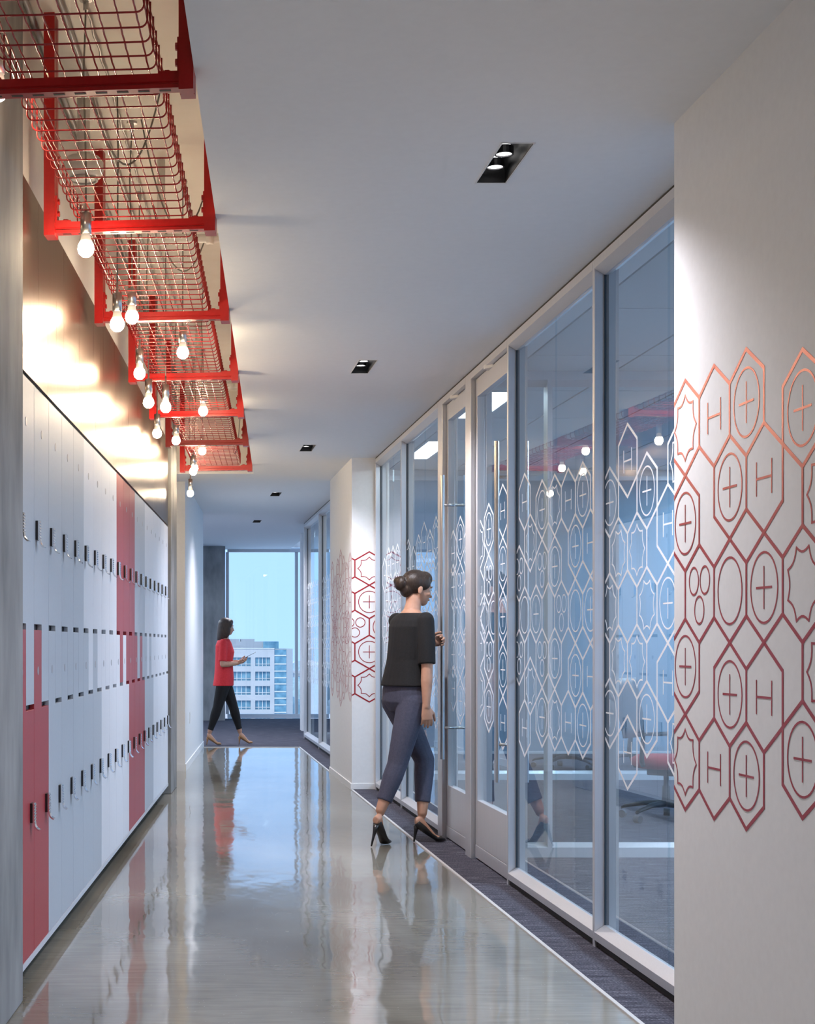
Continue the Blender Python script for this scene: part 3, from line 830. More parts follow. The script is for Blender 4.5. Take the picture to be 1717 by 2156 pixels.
CACHE = {}
def hex_cell(root, kind, s, z, m, lo, hi, thick=0.0004):
    """one hexagon and its symbol at (s,z) in the graphic's plane, clipped to lo..hi"""
    for nm, wd in (('hexagon', None), ('symbol', kind)):
        if nm == 'symbol' and kind is None: continue
        if s - HA - 0.01 > lo and s + HA + 0.01 < hi:
            key = (nm, kind if nm == 'symbol' else '', m.name)
            if key not in CACHE:
                bm = bmesh.new() if nm == 'hexagon' else sym_bm(kind)
                if nm == 'hexagon': ribbon(bm, hex_pts(S), LWD, True)
                CACHE[key] = flat_mesh(bm, [], thick, nm)
            me = CACHE[key]
        else:
            bm = bmesh.new() if nm == 'hexagon' else sym_bm(kind)
            if nm == 'hexagon': ribbon(bm, hex_pts(S), LWD, True)
            me = flat_mesh(bm, [((lo - s, 0, 0), (-1, 0, 0)), ((hi - s, 0, 0), (1, 0, 0))], thick, nm)
        if me is None: continue
        if nm == 'hexagon':
            h = link('hexagon', me, m, root, (s, -0.0003 * random.random(), z - 0))
            last = h
        else:
            link('symbol', me, m, last if last else root, (0, 0, 0))


def sym2(lst):
    out = []
    for c, z, k in lst:
        out.append((c, z, k))
        if z: out.append((c, -z, k))
    return out

# near plaster pier: faces -X ; graphic local x runs along -Y, local -y faces the corridor
NEAR = sym2([(-1, 3.5, 'star'), (1, 3.5, 'H'), (3, 3.5, 'plus'), (6, 3.0, 'plus'), (2, 2.0, 'plus'), (4, 2.0, 'H'), (-1, 1.5, 'plus'), (7, 1.5, 'star'),
             (0, 0, 'three'), (2, 0, 'circle'), (4, 0, 'plus'), (6, 0, 'badge'), (8, 3.0, 'H'), (8, 0, 'three'), (9, 1.5, 'plus')])
# local frame: x -> world -Y, so rotz = -90deg ; local -y -> world -X
root = thing('wall_decal', 'red hexagon graphic on the near white pier at the right edge', 'decal', (XC - 0.0004, 4.532, 0), -math.pi / 2)
for c, zz, kd in NEAR:
    hex_cell(root, kd, c * HA, Z0 + zz * S, M['decal_red'], -(4.759 - 4.532), 3.0)
# far pier, front face (faces -Y): local x -> world X
root = thing('wall_decal', 'red hexagon graphic on the front of the far white pier', 'decal', (XC, 13.31 - 0.0004, 0), 0)
hc = (778 - VPX) * 13.31 / F_PX - XC
for c, zz, kd in sym2([(0, 3.5, 'star'), (0, 1.5, 'plus'), (-1, 0, 'three'), (1, 0, 'circle'), (-2, 3.5, 'H'), (-2, 1.5, 'badge')]):
    hex_cell(root, kd, hc + c * HA, Z0 + zz * S, M['decal_red'], 0.0005, XF - XC - 0.002)
# far pier, side face
root = thing('wall_decal', 'red hexagon graphic along the corridor side of the far white pier', 'decal', (XC - 0.0004, 13.31, 0), -math.pi / 2)
kinds = ['star', 'H', 'plus', 'three', 'circle', 'plus', 'badge']
for i, (c, zz) in enumerate([(-1, 3.5), (-1, 1.5), (-3, 3), (-5, 3.5), (-7, 4.0), (-9, 3.5), (-11, 2.5), (-13, 3.5), (-3, 1), (-4, 0), (-2, 0), (-6, 0), (-5, 1.5), (-7, 2), (-9, 1.5), (-8, 0), (-10, 0), (-12, 0), (-11, .5), (-13, 1.5)]):
    for sg in ((1, -1) if zz else (1,)):
        hex_cell(root, kinds[i % 7], c * HA + 0.0, Z0 + sg * zz * S, M['decal_red'], -1.82, -0.001)

# ================================================================== RIGHT: GLASS WALL
def rail_profile(z_out0, z_out1, z_mid, top):
    # (x, z) profile of a rail, outer lip then slope to the glass, symmetric
    d = 0.046
    return [(XF, z_out0), (XF, z_out1), (XG - 0.008, z_mid), (XG + 0.008, z_mid), (XG + 0.051, z_out1), (XG + 0.051, z_out0)]

ZRB, ZRT = 0.032, CEIL - 0.012

def glass_bay(root, ya, yb):
    """rails, two butt-jointed panes with gaskets between posts at ya < yb"""
    part('sill_rail', MB().prism(rail_profile(ZRB, 0.064, 0.092, 0), 'y', ya, yb), M['frame'], root)
    part('head_rail', MB().prism(rail_profile(ZRT, ZRT - 0.036, ZRT - 0.062, 1), 'y', ya, yb), M['frame'], root)
    ym = (ya + yb) / 2
    part('pane', MB().box(XG - 0.005, XG + 0.005, ya + 0.002, ym - 0.0015, 0.088, ZRT - 0.058), M['glass'], root)
    part('pane', MB().box(XG - 0.005, XG + 0.005, ym + 0.0015, yb - 0.002, 0.088, ZRT - 0.058), M['glass'], root)
    for y0, y1 in ((ya, ya + 0.004), (yb - 0.004, yb)):
        part('gasket', MB().box(XG - 0.009, XG + 0.009, y0, y1, 0.09, ZRT - 0.06), M['gasket'], root)


def post(root, y0, y1, z0=0.0):
    # side faces dish slightly towards the glass
    p = [(XF, y0 + 0.004), (XF + 0.003, y0), (XG - 0.006, y0 + 0.004), (XG + 0.006, y0 + 0.004), (XG + 0.051, y0), (XG + 0.051, y1), (XG + 0.006, y1 - 0.004), (XG - 0.006, y1 - 0.004), (XF + 0.003, y1), (XF, y1 - 0.004)]
    part('post', MB().prism(p, 'z', z0, ZRT), M['frame'], root)

gw = thing('glass_partition', 'aluminium-framed glass office wall along the right of the corridor', 'glass wall')
PA, PB = (6.40, 6.426), (8.045, 8.071)
PC, PD, PE = (9.05, 9.215), (10.005, 10.17), (11.80, 11.83)
for a in ((4.76, 4.785), PA, PB, PC, PD, PE, (13.28, 13.308)): post(gw, *a)
for a, b in ((4.785, PA[0]), (PA[1], PB[0]), (PD[1], PE[0]), (PE[1], 13.28)): glass_bay(gw, a, b)
# heads above the two doors and dark strips painted as shade in the gaps
for a, b in ((PB[1], PC[0]), (PC[1], PD[0])):
    part('door_header', MB().box(XF, XG + 0.05, a, b, ZRT - 0.040, ZRT), M['frame'], gw)
struct('trim_3', MB().box(XF + 0.004, XG + 0.04, 4.76, 13.31, ZRT, CEIL), M['gap_shade'])
for i, (a, b) in enumerate(((4.785, 8.045), (10.17, 13.28))):
    struct('trim_%d' % (4 + i), MB().box(XF + 0.012, XG + 0.03, a, b, 0.003, ZRB), M['gap_shade'])

# far glass wall, beyond the pier
gf = thing('glass_partition', 'short stretch of framed glass wall beyond the far white pier', 'glass wall')
for a in ((15.14, 15.17), (16.75, 16.78), (18.45, 18.48), (20.50, 20.55)): post(gf, *a)
for a, b in ((15.17, 16.75), (16.78, 18.45), (18.48, 20.5)): glass_bay(gf, a, b)
struct('trim_6', MB().box(XF + 0.004, XG + 0.04, 15.14, 20.55, ZRT, CEIL), M['gap_shade'])  # dark strips painted as gap shade above and below the far glass
struct('trim_7', MB().box(XF + 0.012, XG + 0.03, 15.17, 20.5, 0.003, ZRB), M['gap_shade'])


def glass_door(name, ya, yb, hinge_near, latch):
    """door leaf filling ya..yb; a full-height pull near the latch side; parts in world coordinates"""
    r = sempty(name)
    x0, x1 = XG - 0.022, XG + 0.022
    ya += 0.006; yb -= 0.006
    zt = ZRT - 0.044
    st = 0.045
    part('stile', MB().box(x0, x1, ya, ya + st, 0.012, zt), M['frame'], r, bevel=0.002)
    part('stile', MB().box(x0, x1, yb - st, yb, 0.012, zt), M['frame'], r, bevel=0.002)
    part('top_rail', MB().box(x0, x1, ya + st, yb - st, zt - 0.105, zt), M['frame'], r, bevel=0.002)
    part('bottom_rail', MB().box(x0, x1, ya + st, yb - st, 0.085, 0.345), M['frame'], r, bevel=0.002)
    part('kick_strip', MB().box(x0 - 0.003, x1 + 0.003, ya + 0.002, yb - 0.002, 0.010, 0.083), M['frame'], r, bevel=0.002)
    part('pane', MB().box(XG - 0.004, XG + 0.004, ya + st - 0.004, yb - st + 0.004, 0.34, zt - 0.10), M['glass'], r)
    for xx in (x0 - 0.002, x1 - 0.004):
        pass
    for sd, xx in ((-1, XG - 0.078), (1, XG + 0.078)):
        pb = part('pull_bar', MB().tube([(xx, latch, 0.52), (xx, latch, 2.32)], 0.0135, 16), M['steel'], r, smooth=False)
        for zz in (0.72, 2.13):
            part('standoff', MB().tube([(XG + sd * 0.004, latch, zz), (xx, latch, zz)], 0.008, 10), M['steel'], pb, smooth=True)
    cl = (ya + yb) / 2
    part('closer_arm', MB().prism([(x0, cl), (x0 - 0.036, cl + 0.05), (x0 - 0.036, cl + 0.075), (x0, cl + 0.12)], 'z', zt - 0.012, zt + 0.010), M['white_plastic'], r)
    return r
d1 = glass_door('door_1', PB[1], PC[0], False, 8.19)
d2 = glass_door('door_2', PC[1], PD[0], True, 9.84)

# graphics on the panes: local frame x -> world -Y, so column c grows towards the camera
def pane_decal(label, Yc, lst, ylo, yhi, x=XG - 0.0055):
    root = thing('window_decal', label, 'decal', (x, Yc, 0), -math.pi / 2)
    for c, zz, kd in sym2(lst):
        hex_cell(root, kd, c * HA, Z0 + zz * S, M['decal_white'], -(yhi - Yc), Yc - ylo)
pane_decal('white hexagon graphic on the glass bay beside the near white pier', 6.084,
           [(0, 4, 'H'), (2, 3, 'plus'), (-2, 3, 'plus'), (-1, 1.5, 'badge'), (1, 1.5, 'star'), (4, 2, 'H'), (-2, 0, 'badge'), (2, 0, 'badge'), (4, 0, 'plus'), (5, 3.5, 'star'), (0, 0, None), (7, 3.5, 'plus'), (6, 2, 'three'), (6, 0, 'circle'), (8, 0, 'plus'), (9, 1.5, 'H')], 4.79, PA[0] - 0.003)
pane_decal('white hexagon graphic on the glass bay next to the closed door', 7.862,
           [(0, 4, 'H'), (3, 3.5, 'plus'), (5, 3.5, 'badge'), (7, 3.5, 'H'), (9, 3.5, 'plus'), (1, 2.5, 'badge'), (-1, 1.5, 'three'), (3, 1.5, 'three'), (5, 1.5, 'plus'), (8, 2, 'plus'), (10, 2, 'H'), (0, 0, 'circle'), (2, 0, 'plus'), (6, 0, 'three'), (8, 0, 'circle'), (10, 0, 'plus'), (4, 0, None)], PA[1] + 0.003, PB[0] - 0.003)
pane_decal('white hexagon graphic on the closed door beside the tall pull bar', 8.756,
           [(0, 3.5, 'plus'), (0, 1.5, 'three'), (1, 0, 'circle'), (-1, 0, 'badge'), (-2, 3, 'star'), (-2, 1, 'H'), (3, 4, 'H'), (3, 2, 'plus'), (3, 0, 'plus'), (5, 3.5, 'badge'), (5, 1.5, 'plus'), (5, 0, None)], PB[1] + 0.056, PC[0] - 0.056, XG - 0.0048)
pane_decal('white hexagon graphic on the door held by the person in black', 9.62,
           [(0, 3.5, 'plus'), (0, 1.5, 'three'), (1, 0, 'circle'), (-1, 0, 'badge'), (2, 3, 'star'), (2, 1, 'H'), (-2, 3, 'H'), (-2, 1.5, 'plus')], PC[1] + 0.056, PD[0] - 0.056, XG - 0.0048)
pane_decal('white hexagon graphic on the glass bay left of the held door', 11.0,
           [(0, 4, 'H'), (2, 3.5, 'plus'), (4, 4, 'star'), (6, 3.5, 'badge'), (-2, 3.5, 'plus'), (-4, 3, 'H'), (-6, 3.5, 'star'), (1, 2, 'three'), (3, 2, 'plus'), (5, 2, 'H'), (-1, 2, 'circle'), (-3, 1.5, 'plus'), (-5, 1.5, 'badge'), (0, 0, 'plus'), (2, 0, 'three'), (4, 0, 'badge'), (6, 0, 'circle'), (-2, 0, 'H'), (-4, 0, 'plus'), (-6, 0, 'plus')], PD[1] + 0.003, PE[0] - 0.003)
pane_decal('white hexagon graphic on the glass bay against the far white pier', 12.55,
           [(0, 3.5, 'H'), (2, 3.5, 'plus'), (4, 3, 'star'), (-2, 3.5, 'plus'), (-4, 3, 'H'), (1, 2, 'three'), (3, 1.5, 'plus'), (-1, 2, 'circle'), (-3, 1.5, 'plus'), (0, 0, 'plus'), (2, 0, 'three'), (4, 0, 'badge'), (-2, 0, 'H'), (-4, 0, 'plus')], PE[1] + 0.003, 13.277)
pane_decal('white hexagon graphic on the farthest short glass wall', 17.6,
           [(c, z_, kinds[(c + int(2 * z_)) % 7]) for c in range(-6, 7, 2) for z_ in (3.5, 0)] + [(c, 2, kinds[(c + 3) % 7]) for c in range(-5, 6, 2)], 16.79, 18.44)
pane_decal('white hexagon graphic on the glass end bay by the far window', 19.4,
           [(c, z_, kinds[(c + int(2 * z_)) % 7]) for c in range(-8, 7, 2) for z_ in (3.5, 0)] + [(c, 2, kinds[(c + 3) % 7]) for c in range(-7, 6, 2)], 18.49, 20.49)

# cross partitions between the offices
def cross_partition(Y, label, mull):
    r = thing('glass_partition', label, 'glass wall')
    x0, x1 = XG + 0.052, XR - 0.1
    part('sill_rail', MB().prism([(Y - 0.05, 0.002), (Y - 0.05, 0.060), (Y - 0.006, 0.085), (Y + 0.006, 0.085), (Y + 0.05, 0.060), (Y + 0.05, 0.002)], 'x', x0, x1), M['frame'], r)
    part('head_rail', MB().prism([(Y - 0.05, CEIL), (Y - 0.05, CEIL - 0.05), (Y - 0.006, CEIL - 0.085), (Y + 0.006, CEIL - 0.085), (Y + 0.05, CEIL - 0.05), (Y + 0.05, CEIL)], 'x', x0, x1), M['frame'], r)
    xs = [x0 + 0.015] + mull + [x1 - 0.015]
    for x in xs: part('post', MB().box(x - 0.014, x + 0.014, Y - 0.05, Y + 0.05, 0.06, CEIL - 0.05), M['frame'], r)
    for a, b in zip(xs[:-1], xs[1:]):
        part('pane', MB().box(a + 0.015, b - 0.015, Y - 0.005, Y + 0.005, 0.083, CEIL - 0.083), M['glass'], r)
cross_partition(9.13, 'glass cross wall between the two offices, meeting the doors', [2.21, 3.8])
cross_partition(14.3, 'glass cross wall at the back of the second office', [2.55, 3.9])
cross_partition(20.52, 'glass cross wall at the end of the offices near the far window', [3.0, 4.2])

# roller shades drawn down over the second cross wall
for k, (a, b, w_) in enumerate(((1.87, 2.54, 'next to the corridor glass'), (2.56, 3.89, 'in the middle'), (3.91, 5.46, 'next to the outer windows'))):
    t = thing('roller_shade', 'pale blue-grey roller shade drawn over the second glass cross wall, ' + w_, 'shade', ((a + b) / 2, 14.225, 0), group='roller shades')
    h_ = (b - a) / 2 - 0.004
    part('fabric', MB().box(-h_, h_, -0.0015, 0.0015, 0.27, 2.76), M['shade'], t)
    part('hem_bar', MB().box(-h_, h_, -0.006, 0.006, 0.245, 0.27), M['frame'], t, bevel=0.002)
    part('cassette', MB().box(-h_, h_, -0.022, 0.022, 2.745, 2.79), M['frame'], t, bevel=0.004)

# office chairs
def office_chair(label, X, Y, rz, seat_z=0.42):
    t = thing('office_chair', label, 'chair', (X, Y, 0.002), rz, 'office chairs behind the glass')
    part('seat', MB().loft([((0, 0, seat_z - 0.05), (1, 0, 0), 0.19, (0, 1, 0), 0.19), ((0, 0, seat_z - 0.03), (1, 0, 0), 0.235, (0, 1, 0), 0.235), ((0, 0, seat_z + 0.015), (1, 0, 0), 0.245, (0, 1, 0), 0.245), ((0, 0, seat_z + 0.04), (1, 0, 0), 0.20, (0, 1, 0), 0.20)], 28), M['chair_red'], t, smooth=True)
    bk = []
    for q in range(6):
        z = seat_z + 0.16 + q * 0.085
        bk.append(((0, 0.235 + 0.03 * q * 0.4, z), (1, 0, 0), 0.22 - 0.012 * abs(q - 2), (0, 1, 0), 0.022))
    part('backrest', MB().loft(bk, 20), M['chair_dark'], t, smooth=True)
    part('back_support', MB().tube([(0, 0.05, seat_z - 0.06), (0, 0.23, seat_z - 0.04), (0, 0.27, seat_z + 0.05), (0, 0.255, seat_z + 0.25)], 0.018, 10), M['chair_dark'], t, smooth=True)
    part('mechanism', MB().box(-0.09, 0.09, -0.11, 0.11, seat_z - 0.10, seat_z - 0.048), M['chair_dark'], t, bevel=0.01)
    part('gas_lift', MB().lathe([(0.0, 0.10), (0.030, 0.10), (0.028, 0.24), (0.018, 0.25), (0.018, seat_z - 0.09), (0.0, seat_z - 0.09)], 16), M['chair_dark'], t, smooth=True)
    for sd in (-1, 1):
        part('armrest', MB().tube([(sd * 0.23, 0.08, seat_z - 0.02), (sd * 0.30, 0.06, seat_z + 0.02), (sd * 0.30, 0.05, seat_z + 0.20), (sd * 0.29, -0.12, seat_z + 0.21)], 0.017, 8), M['chair_dark'], t, smooth=True)
    for q in range(5):
        a = q * 2 * math.pi / 5 + 0.35
        c, s_ = math.cos(a), math.sin(a)
        sd = Vector((-s_, c, 0)); rr = Vector((c, s_, 0))
        lg = part('base_arm', MB().loft([(rr * 0.02 + Vector((0, 0, 0.12)), sd, 0.030, (0, 0, 1), 0.026), (rr * 0.16 + Vector((0, 0, 0.115)), sd, 0.026, (0, 0, 1), 0.018), (rr * 0.30 + Vector((0, 0, 0.085)), sd, 0.020, (0, 0, 1), 0.013), (rr * 0.325 + Vector((0, 0, 0.072)), sd, 0.016, (0, 0, 1), 0.010)], 12), M['chair_dark'], t, smooth=True)
        cc = rr * 0.315
        part('caster', MB().rings([[(cc.x + sd.x * o + rr.x * 0.027 * math.cos(k * math.pi / 8), cc.y + sd.y * o + rr.y * 0.027 * math.cos(k * math.pi / 8), 0.0275 + 0.027 * math.sin(k * math.pi / 8)) for k in range(16)] for o in (-0.022, -0.004, 0.004, 0.022)]), M['chair_dark'], lg)
office_chair('office chair with red seat on casters in the second office', 3.50, 11.0, 0.9)
office_chair('office chair with red seat far back, beyond the second cross wall', 3.95, 15.6, 2.4)
office_chair('office chair with red seat far back, nearest the outer windows', 4.75, 15.9, -0.6)

# ================================================================== OUTSIDE
KB = 425.0 / F_PX
def bx_(x): return (x - VPX) * KB
def bz_(y): return CAM_Z + (VPY - y) * KB
GZ = -27.0
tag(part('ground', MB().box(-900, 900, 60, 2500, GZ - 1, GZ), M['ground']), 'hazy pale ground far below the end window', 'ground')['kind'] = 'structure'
bd = thing('office_building', 'white office building with window bands seen through the end window', 'building')
YB0 = 425.0
# facade built as piers and bands around real window openings
groups = [(430, 470), (480, 528.2), (537.7, 569.0)]
rows = [(1384.2, 1402.6), (1414.2, 1433), (1444.6, 1463), (1474.8, 1493.9), (1505, 1524), (1535, 1554)]
xs_edges = [bx_(400)]
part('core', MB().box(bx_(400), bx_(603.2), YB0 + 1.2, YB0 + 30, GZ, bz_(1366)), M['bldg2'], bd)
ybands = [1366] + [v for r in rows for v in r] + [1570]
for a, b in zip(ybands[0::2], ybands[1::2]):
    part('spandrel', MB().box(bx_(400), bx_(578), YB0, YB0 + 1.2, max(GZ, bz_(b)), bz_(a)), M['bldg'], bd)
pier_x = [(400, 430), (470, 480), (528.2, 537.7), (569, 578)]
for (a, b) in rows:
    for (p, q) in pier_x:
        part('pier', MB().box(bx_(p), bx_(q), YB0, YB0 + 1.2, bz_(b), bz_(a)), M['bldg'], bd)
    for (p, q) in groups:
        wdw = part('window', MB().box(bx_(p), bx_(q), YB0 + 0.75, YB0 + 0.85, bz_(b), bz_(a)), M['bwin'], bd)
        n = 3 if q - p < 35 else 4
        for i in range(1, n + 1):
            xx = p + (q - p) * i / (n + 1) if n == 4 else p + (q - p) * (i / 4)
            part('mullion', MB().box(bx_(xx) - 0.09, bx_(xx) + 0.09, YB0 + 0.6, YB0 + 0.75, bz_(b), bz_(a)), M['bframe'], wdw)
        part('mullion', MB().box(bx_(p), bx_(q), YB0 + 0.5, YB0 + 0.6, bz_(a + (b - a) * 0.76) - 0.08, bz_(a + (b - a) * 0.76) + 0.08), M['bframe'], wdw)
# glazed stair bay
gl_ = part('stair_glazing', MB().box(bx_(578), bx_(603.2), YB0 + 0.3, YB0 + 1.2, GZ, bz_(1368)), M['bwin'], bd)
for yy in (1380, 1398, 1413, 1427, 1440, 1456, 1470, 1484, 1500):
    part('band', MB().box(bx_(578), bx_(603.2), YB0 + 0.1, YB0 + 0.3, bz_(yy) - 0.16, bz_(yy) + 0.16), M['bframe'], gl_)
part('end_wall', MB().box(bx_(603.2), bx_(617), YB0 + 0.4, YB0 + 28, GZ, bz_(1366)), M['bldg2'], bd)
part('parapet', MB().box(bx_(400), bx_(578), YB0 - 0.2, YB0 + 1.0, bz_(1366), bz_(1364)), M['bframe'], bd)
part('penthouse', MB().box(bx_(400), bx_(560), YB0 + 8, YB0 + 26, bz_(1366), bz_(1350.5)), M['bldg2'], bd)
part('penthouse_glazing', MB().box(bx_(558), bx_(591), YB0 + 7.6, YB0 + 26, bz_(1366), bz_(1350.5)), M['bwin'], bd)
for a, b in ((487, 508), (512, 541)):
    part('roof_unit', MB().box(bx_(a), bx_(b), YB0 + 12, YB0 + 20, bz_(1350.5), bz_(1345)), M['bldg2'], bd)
low = [(640, 30, 1392, 560, 'low pale block'), (622, 16, 1410, 500, 'lower pale block'), (660, 40, 1400, 640, 'broad pale block')]
for k, (px, wpx, py, Yd, nm) in enumerate([(624, 14, 1416, 520), (636, 12, 1398, 640), (655, 22, 1390, 760)] and [(628, 16, 1418, 520, 'low pale block right of the white office building'), (650, 22, 1400, 640, 'wider pale block far right of the white office building'), (676, 14, 1408, 560, 'rightmost pale block beyond the short glass wall')]):
    kk = Yd / F_PX
    o = thing('distant_building', nm + ', outside', 'building')
    part('wall', MB().box((px - wpx / 2 - VPX) * kk, (px + wpx / 2 - VPX) * kk, Yd, Yd + 20, GZ, CAM_Z + (VPY - py) * kk), M['bldg2'], o)
    part('roof', MB().box((px - wpx / 2 - VPX) * kk - 0.3, (px + wpx / 2 - VPX) * kk + 0.3, Yd - 0.3, Yd + 20.3, CAM_Z + (VPY - py) * kk, CAM_Z + (VPY - py) * kk + 0.8), M['bldg'], o)
    for r_ in range(5):
        part('window', MB().box((px - wpx / 2 + 2 - VPX) * kk, (px + wpx / 2 - 2 - VPX) * kk, Yd - 0.2, Yd + 0.1, CAM_Z + (VPY - py) * kk - 2.6 - r_ * 4.0, CAM_Z + (VPY - py) * kk - 1.0 - r_ * 4.0), M['bwin'], o)
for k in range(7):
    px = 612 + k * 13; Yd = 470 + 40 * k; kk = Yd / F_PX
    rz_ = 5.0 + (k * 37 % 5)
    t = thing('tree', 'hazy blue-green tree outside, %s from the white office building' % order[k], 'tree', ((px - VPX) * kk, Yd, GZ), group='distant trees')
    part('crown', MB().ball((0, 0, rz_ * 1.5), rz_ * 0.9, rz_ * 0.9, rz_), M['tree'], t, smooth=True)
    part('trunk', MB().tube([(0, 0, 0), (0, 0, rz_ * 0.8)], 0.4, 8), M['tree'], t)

# ================================================================== PEOPLE
def V(*a): return Vector(a)


def chain(mb, pts, rad, seg=12):
    mb.tube(pts, rad, seg)
    mb.ball(pts[0], rad[0] * 0.995, seg=12, rows=8); mb.ball(pts[-1], rad[-1] * 0.995, seg=12, rows=8)


def limb(mb, pts, rad, seg=16, endball=True):
    """tapering limb with intermediate points interpolated"""
    P, R = [], []
    for i in range(len(pts) - 1):
        for q in range(4):
            s = q / 4
            P.append(pts[i].lerp(pts[i + 1], s)); R.append(rad[i] + (rad[i + 1] - rad[i]) * s)
    P.append(pts[-1]); R.append(rad[-1])
    mb.tube(P, R, seg)
    mb.ball(pts[0], rad[0], seg=14, rows=8)
    if endball: mb.ball(pts[-1], rad[-1], seg=14, rows=8)


def hand(mb, wrist, d, n, thumb, curl=0.35, scale=1.0):
    """palm and five fingers. d: along the hand, n: palm normal (fingers curl towards it), thumb: side of the thumb"""
    d = d.normalized(); thumb = (thumb - d * thumb.dot(d)).normalized(); n = (n - d * n.dot(d)); n = (n - thumb * n.dot(thumb)).normalized()
    sc = scale
    mb.loft([(wrist - d * 0.02 * sc, thumb, 0.024 * sc, n, 0.019 * sc), (wrist + d * 0.02 * sc, thumb, 0.031 * sc, n, 0.017 * sc), (wrist + d * 0.055 * sc, thumb, 0.038 * sc, n, 0.014 * sc), (wrist + d * 0.085 * sc, thumb, 0.037 * sc, n, 0.011 * sc)], 16)
    lens = [0.068, 0.076, 0.071, 0.055]
    for i in range(4):
        off = 0.0275 - i * 0.0183
        base = wrist + d * (0.076 - 0.004 * abs(i - 1.2)) * sc + thumb * off * sc
        p = [base]; a = 0.0
        dirn = d + thumb * (0.06 * (1.5 - i))
        for q, fr in enumerate((0.45, 0.32, 0.23)):
            a += curl * (1.0 + 0.25 * q)
            v = dirn.normalized() * math.cos(a) + n * math.sin(a)
            p.append(p[-1] + v * lens[i] * fr * sc)
        chain(mb, p, [0.0088 * sc, 0.0083 * sc, 0.0076 * sc, 0.0066 * sc], 10)
    b = wrist + d * 0.022 * sc + thumb * 0.024 * sc + n * 0.004 * sc
    v1 = (d * 0.72 + thumb * 0.62 + n * 0.25).normalized(); v2 = (d * 0.9 + thumb * 0.25 + n * (0.25 + curl * 0.6)).normalized()
    chain(mb, [b, b + v1 * 0.038 * sc, b + v1 * 0.038 * sc + v2 * 0.030 * sc, b + v1 * 0.038 * sc + v2 * 0.030 * sc + (v2 + n * curl * 0.5).normalized() * 0.024 * sc], [0.0125 * sc, 0.0105 * sc, 0.0092 * sc, 0.0078 * sc], 10)


def head(mb, c, F, Lv, U, s=1.0):
    """skull, jaw, nose, brows, ears, lips as one lump ready for remeshing"""
    R = Matrix((Lv, F, U)).transposed()            # columns: left, forward, up
    def P(l, f, u): return c + Lv * (l * s) + F * (f * s) + U * (u * s)
    mb.ball(P(0, -0.012, 0.028), 0.074 * s, 0.092 * s, 0.084 * s, R, 20, 14)
    mb.ball(P(0, 0.020, -0.020), 0.062 * s, 0.068 * s, 0.080 * s, R, 20, 14)
    mb.ball(P(0, 0.046, -0.072), 0.036 * s, 0.034 * s, 0.030 * s, R, 16, 10)       # chin
    mb.ball(P(0, 0.080, -0.018), 0.011 * s, 0.014 * s, 0.024 * s, R, 12, 8)        # nose bridge
    mb.ball(P(0, 0.092, -0.034), 0.014 * s, 0.015 * s, 0.011 * s, R, 12, 8)        # nose tip
    mb.ball(P(0, 0.076, 0.020), 0.045 * s, 0.014 * s, 0.010 * s, R, 12, 8)         # brow
    mb.ball(P(0, 0.076, -0.058), 0.021 * s, 0.013 * s, 0.008 * s, R, 12, 8)        # lips
    for sd in (-1, 1):
        mb.ball(P(sd * 0.040, 0.052, -0.026), 0.022 * s, 0.024 * s, 0.018 * s, R, 12, 8)   # cheek
        mb.ball(P(sd * 0.075, -0.010, -0.012), 0.008 * s, 0.017 * s, 0.029 * s, R, 12, 8)  # ear
    return P, R


def shoe_mesh(toe, heel_seat, side, lift, mbs, pump=True, scale=1.0):
    """pump: toe point on the ground, heel_seat the rear of the insole, side the lateral unit vector"""
    ax = (toe - heel_seat); L = ax.length; f = ax.normalized(); up = side.cross(f)
    if up.z < 0: up = -up
    return f, up, L


def make_shoe(body, name, m, heel, ball, toe, side, top, scale=1.0, pump=True):
    """heel: back of the insole, ball: ball of the foot, toe: tip (sole points); side: lateral axis"""
    mb = MB(); Z = V(0, 0, 1)
    secs = []
    pts = [heel, heel.lerp(ball, 0.35), heel.lerp(ball, 0.7), ball, ball.lerp(toe, 0.5), ball.lerp(toe, 0.85), toe]
    wid = [0.026, 0.029, 0.030, 0.036, 0.032, 0.018, 0.006]
    hgt = [0.030, 0.026, 0.018, 0.016, 0.016, 0.012, 0.006]
    n = len(pts)
    for i in range(n):
        t = (pts[min(i + 1, n - 1)] - pts[max(i - 1, 0)]).normalized()
        nn = side.cross(t)
        if nn.z < 0 and abs(nn.z) > 0.2: nn = -nn
        secs.append((pts[i] + nn * hgt[i] * 0.9, side, wid[i] * scale, nn, hgt[i]))
    first = secs[0]
    t0 = (pts[1] - pts[0]).normalized()
    secs.insert(0, (first[0] - t0 * 0.010, side, 0.015 * scale, first[3], 0.018))
    mb.loft(secs, 18)
    sh = part(name, mb, m, body, smooth=True)
    return sh


def stiletto(sh, m, seat, tip):
    mb = MB()
    P = [seat, seat.lerp(tip, 0.25), seat.lerp(tip, 0.6), tip]
    mb.tube(P, [0.021, 0.013, 0.008, 0.0052], 10)
    part('heel', mb, m, sh, smooth=True)


def torso(mb, secs, seg=24):
    mb.loft(secs, seg)


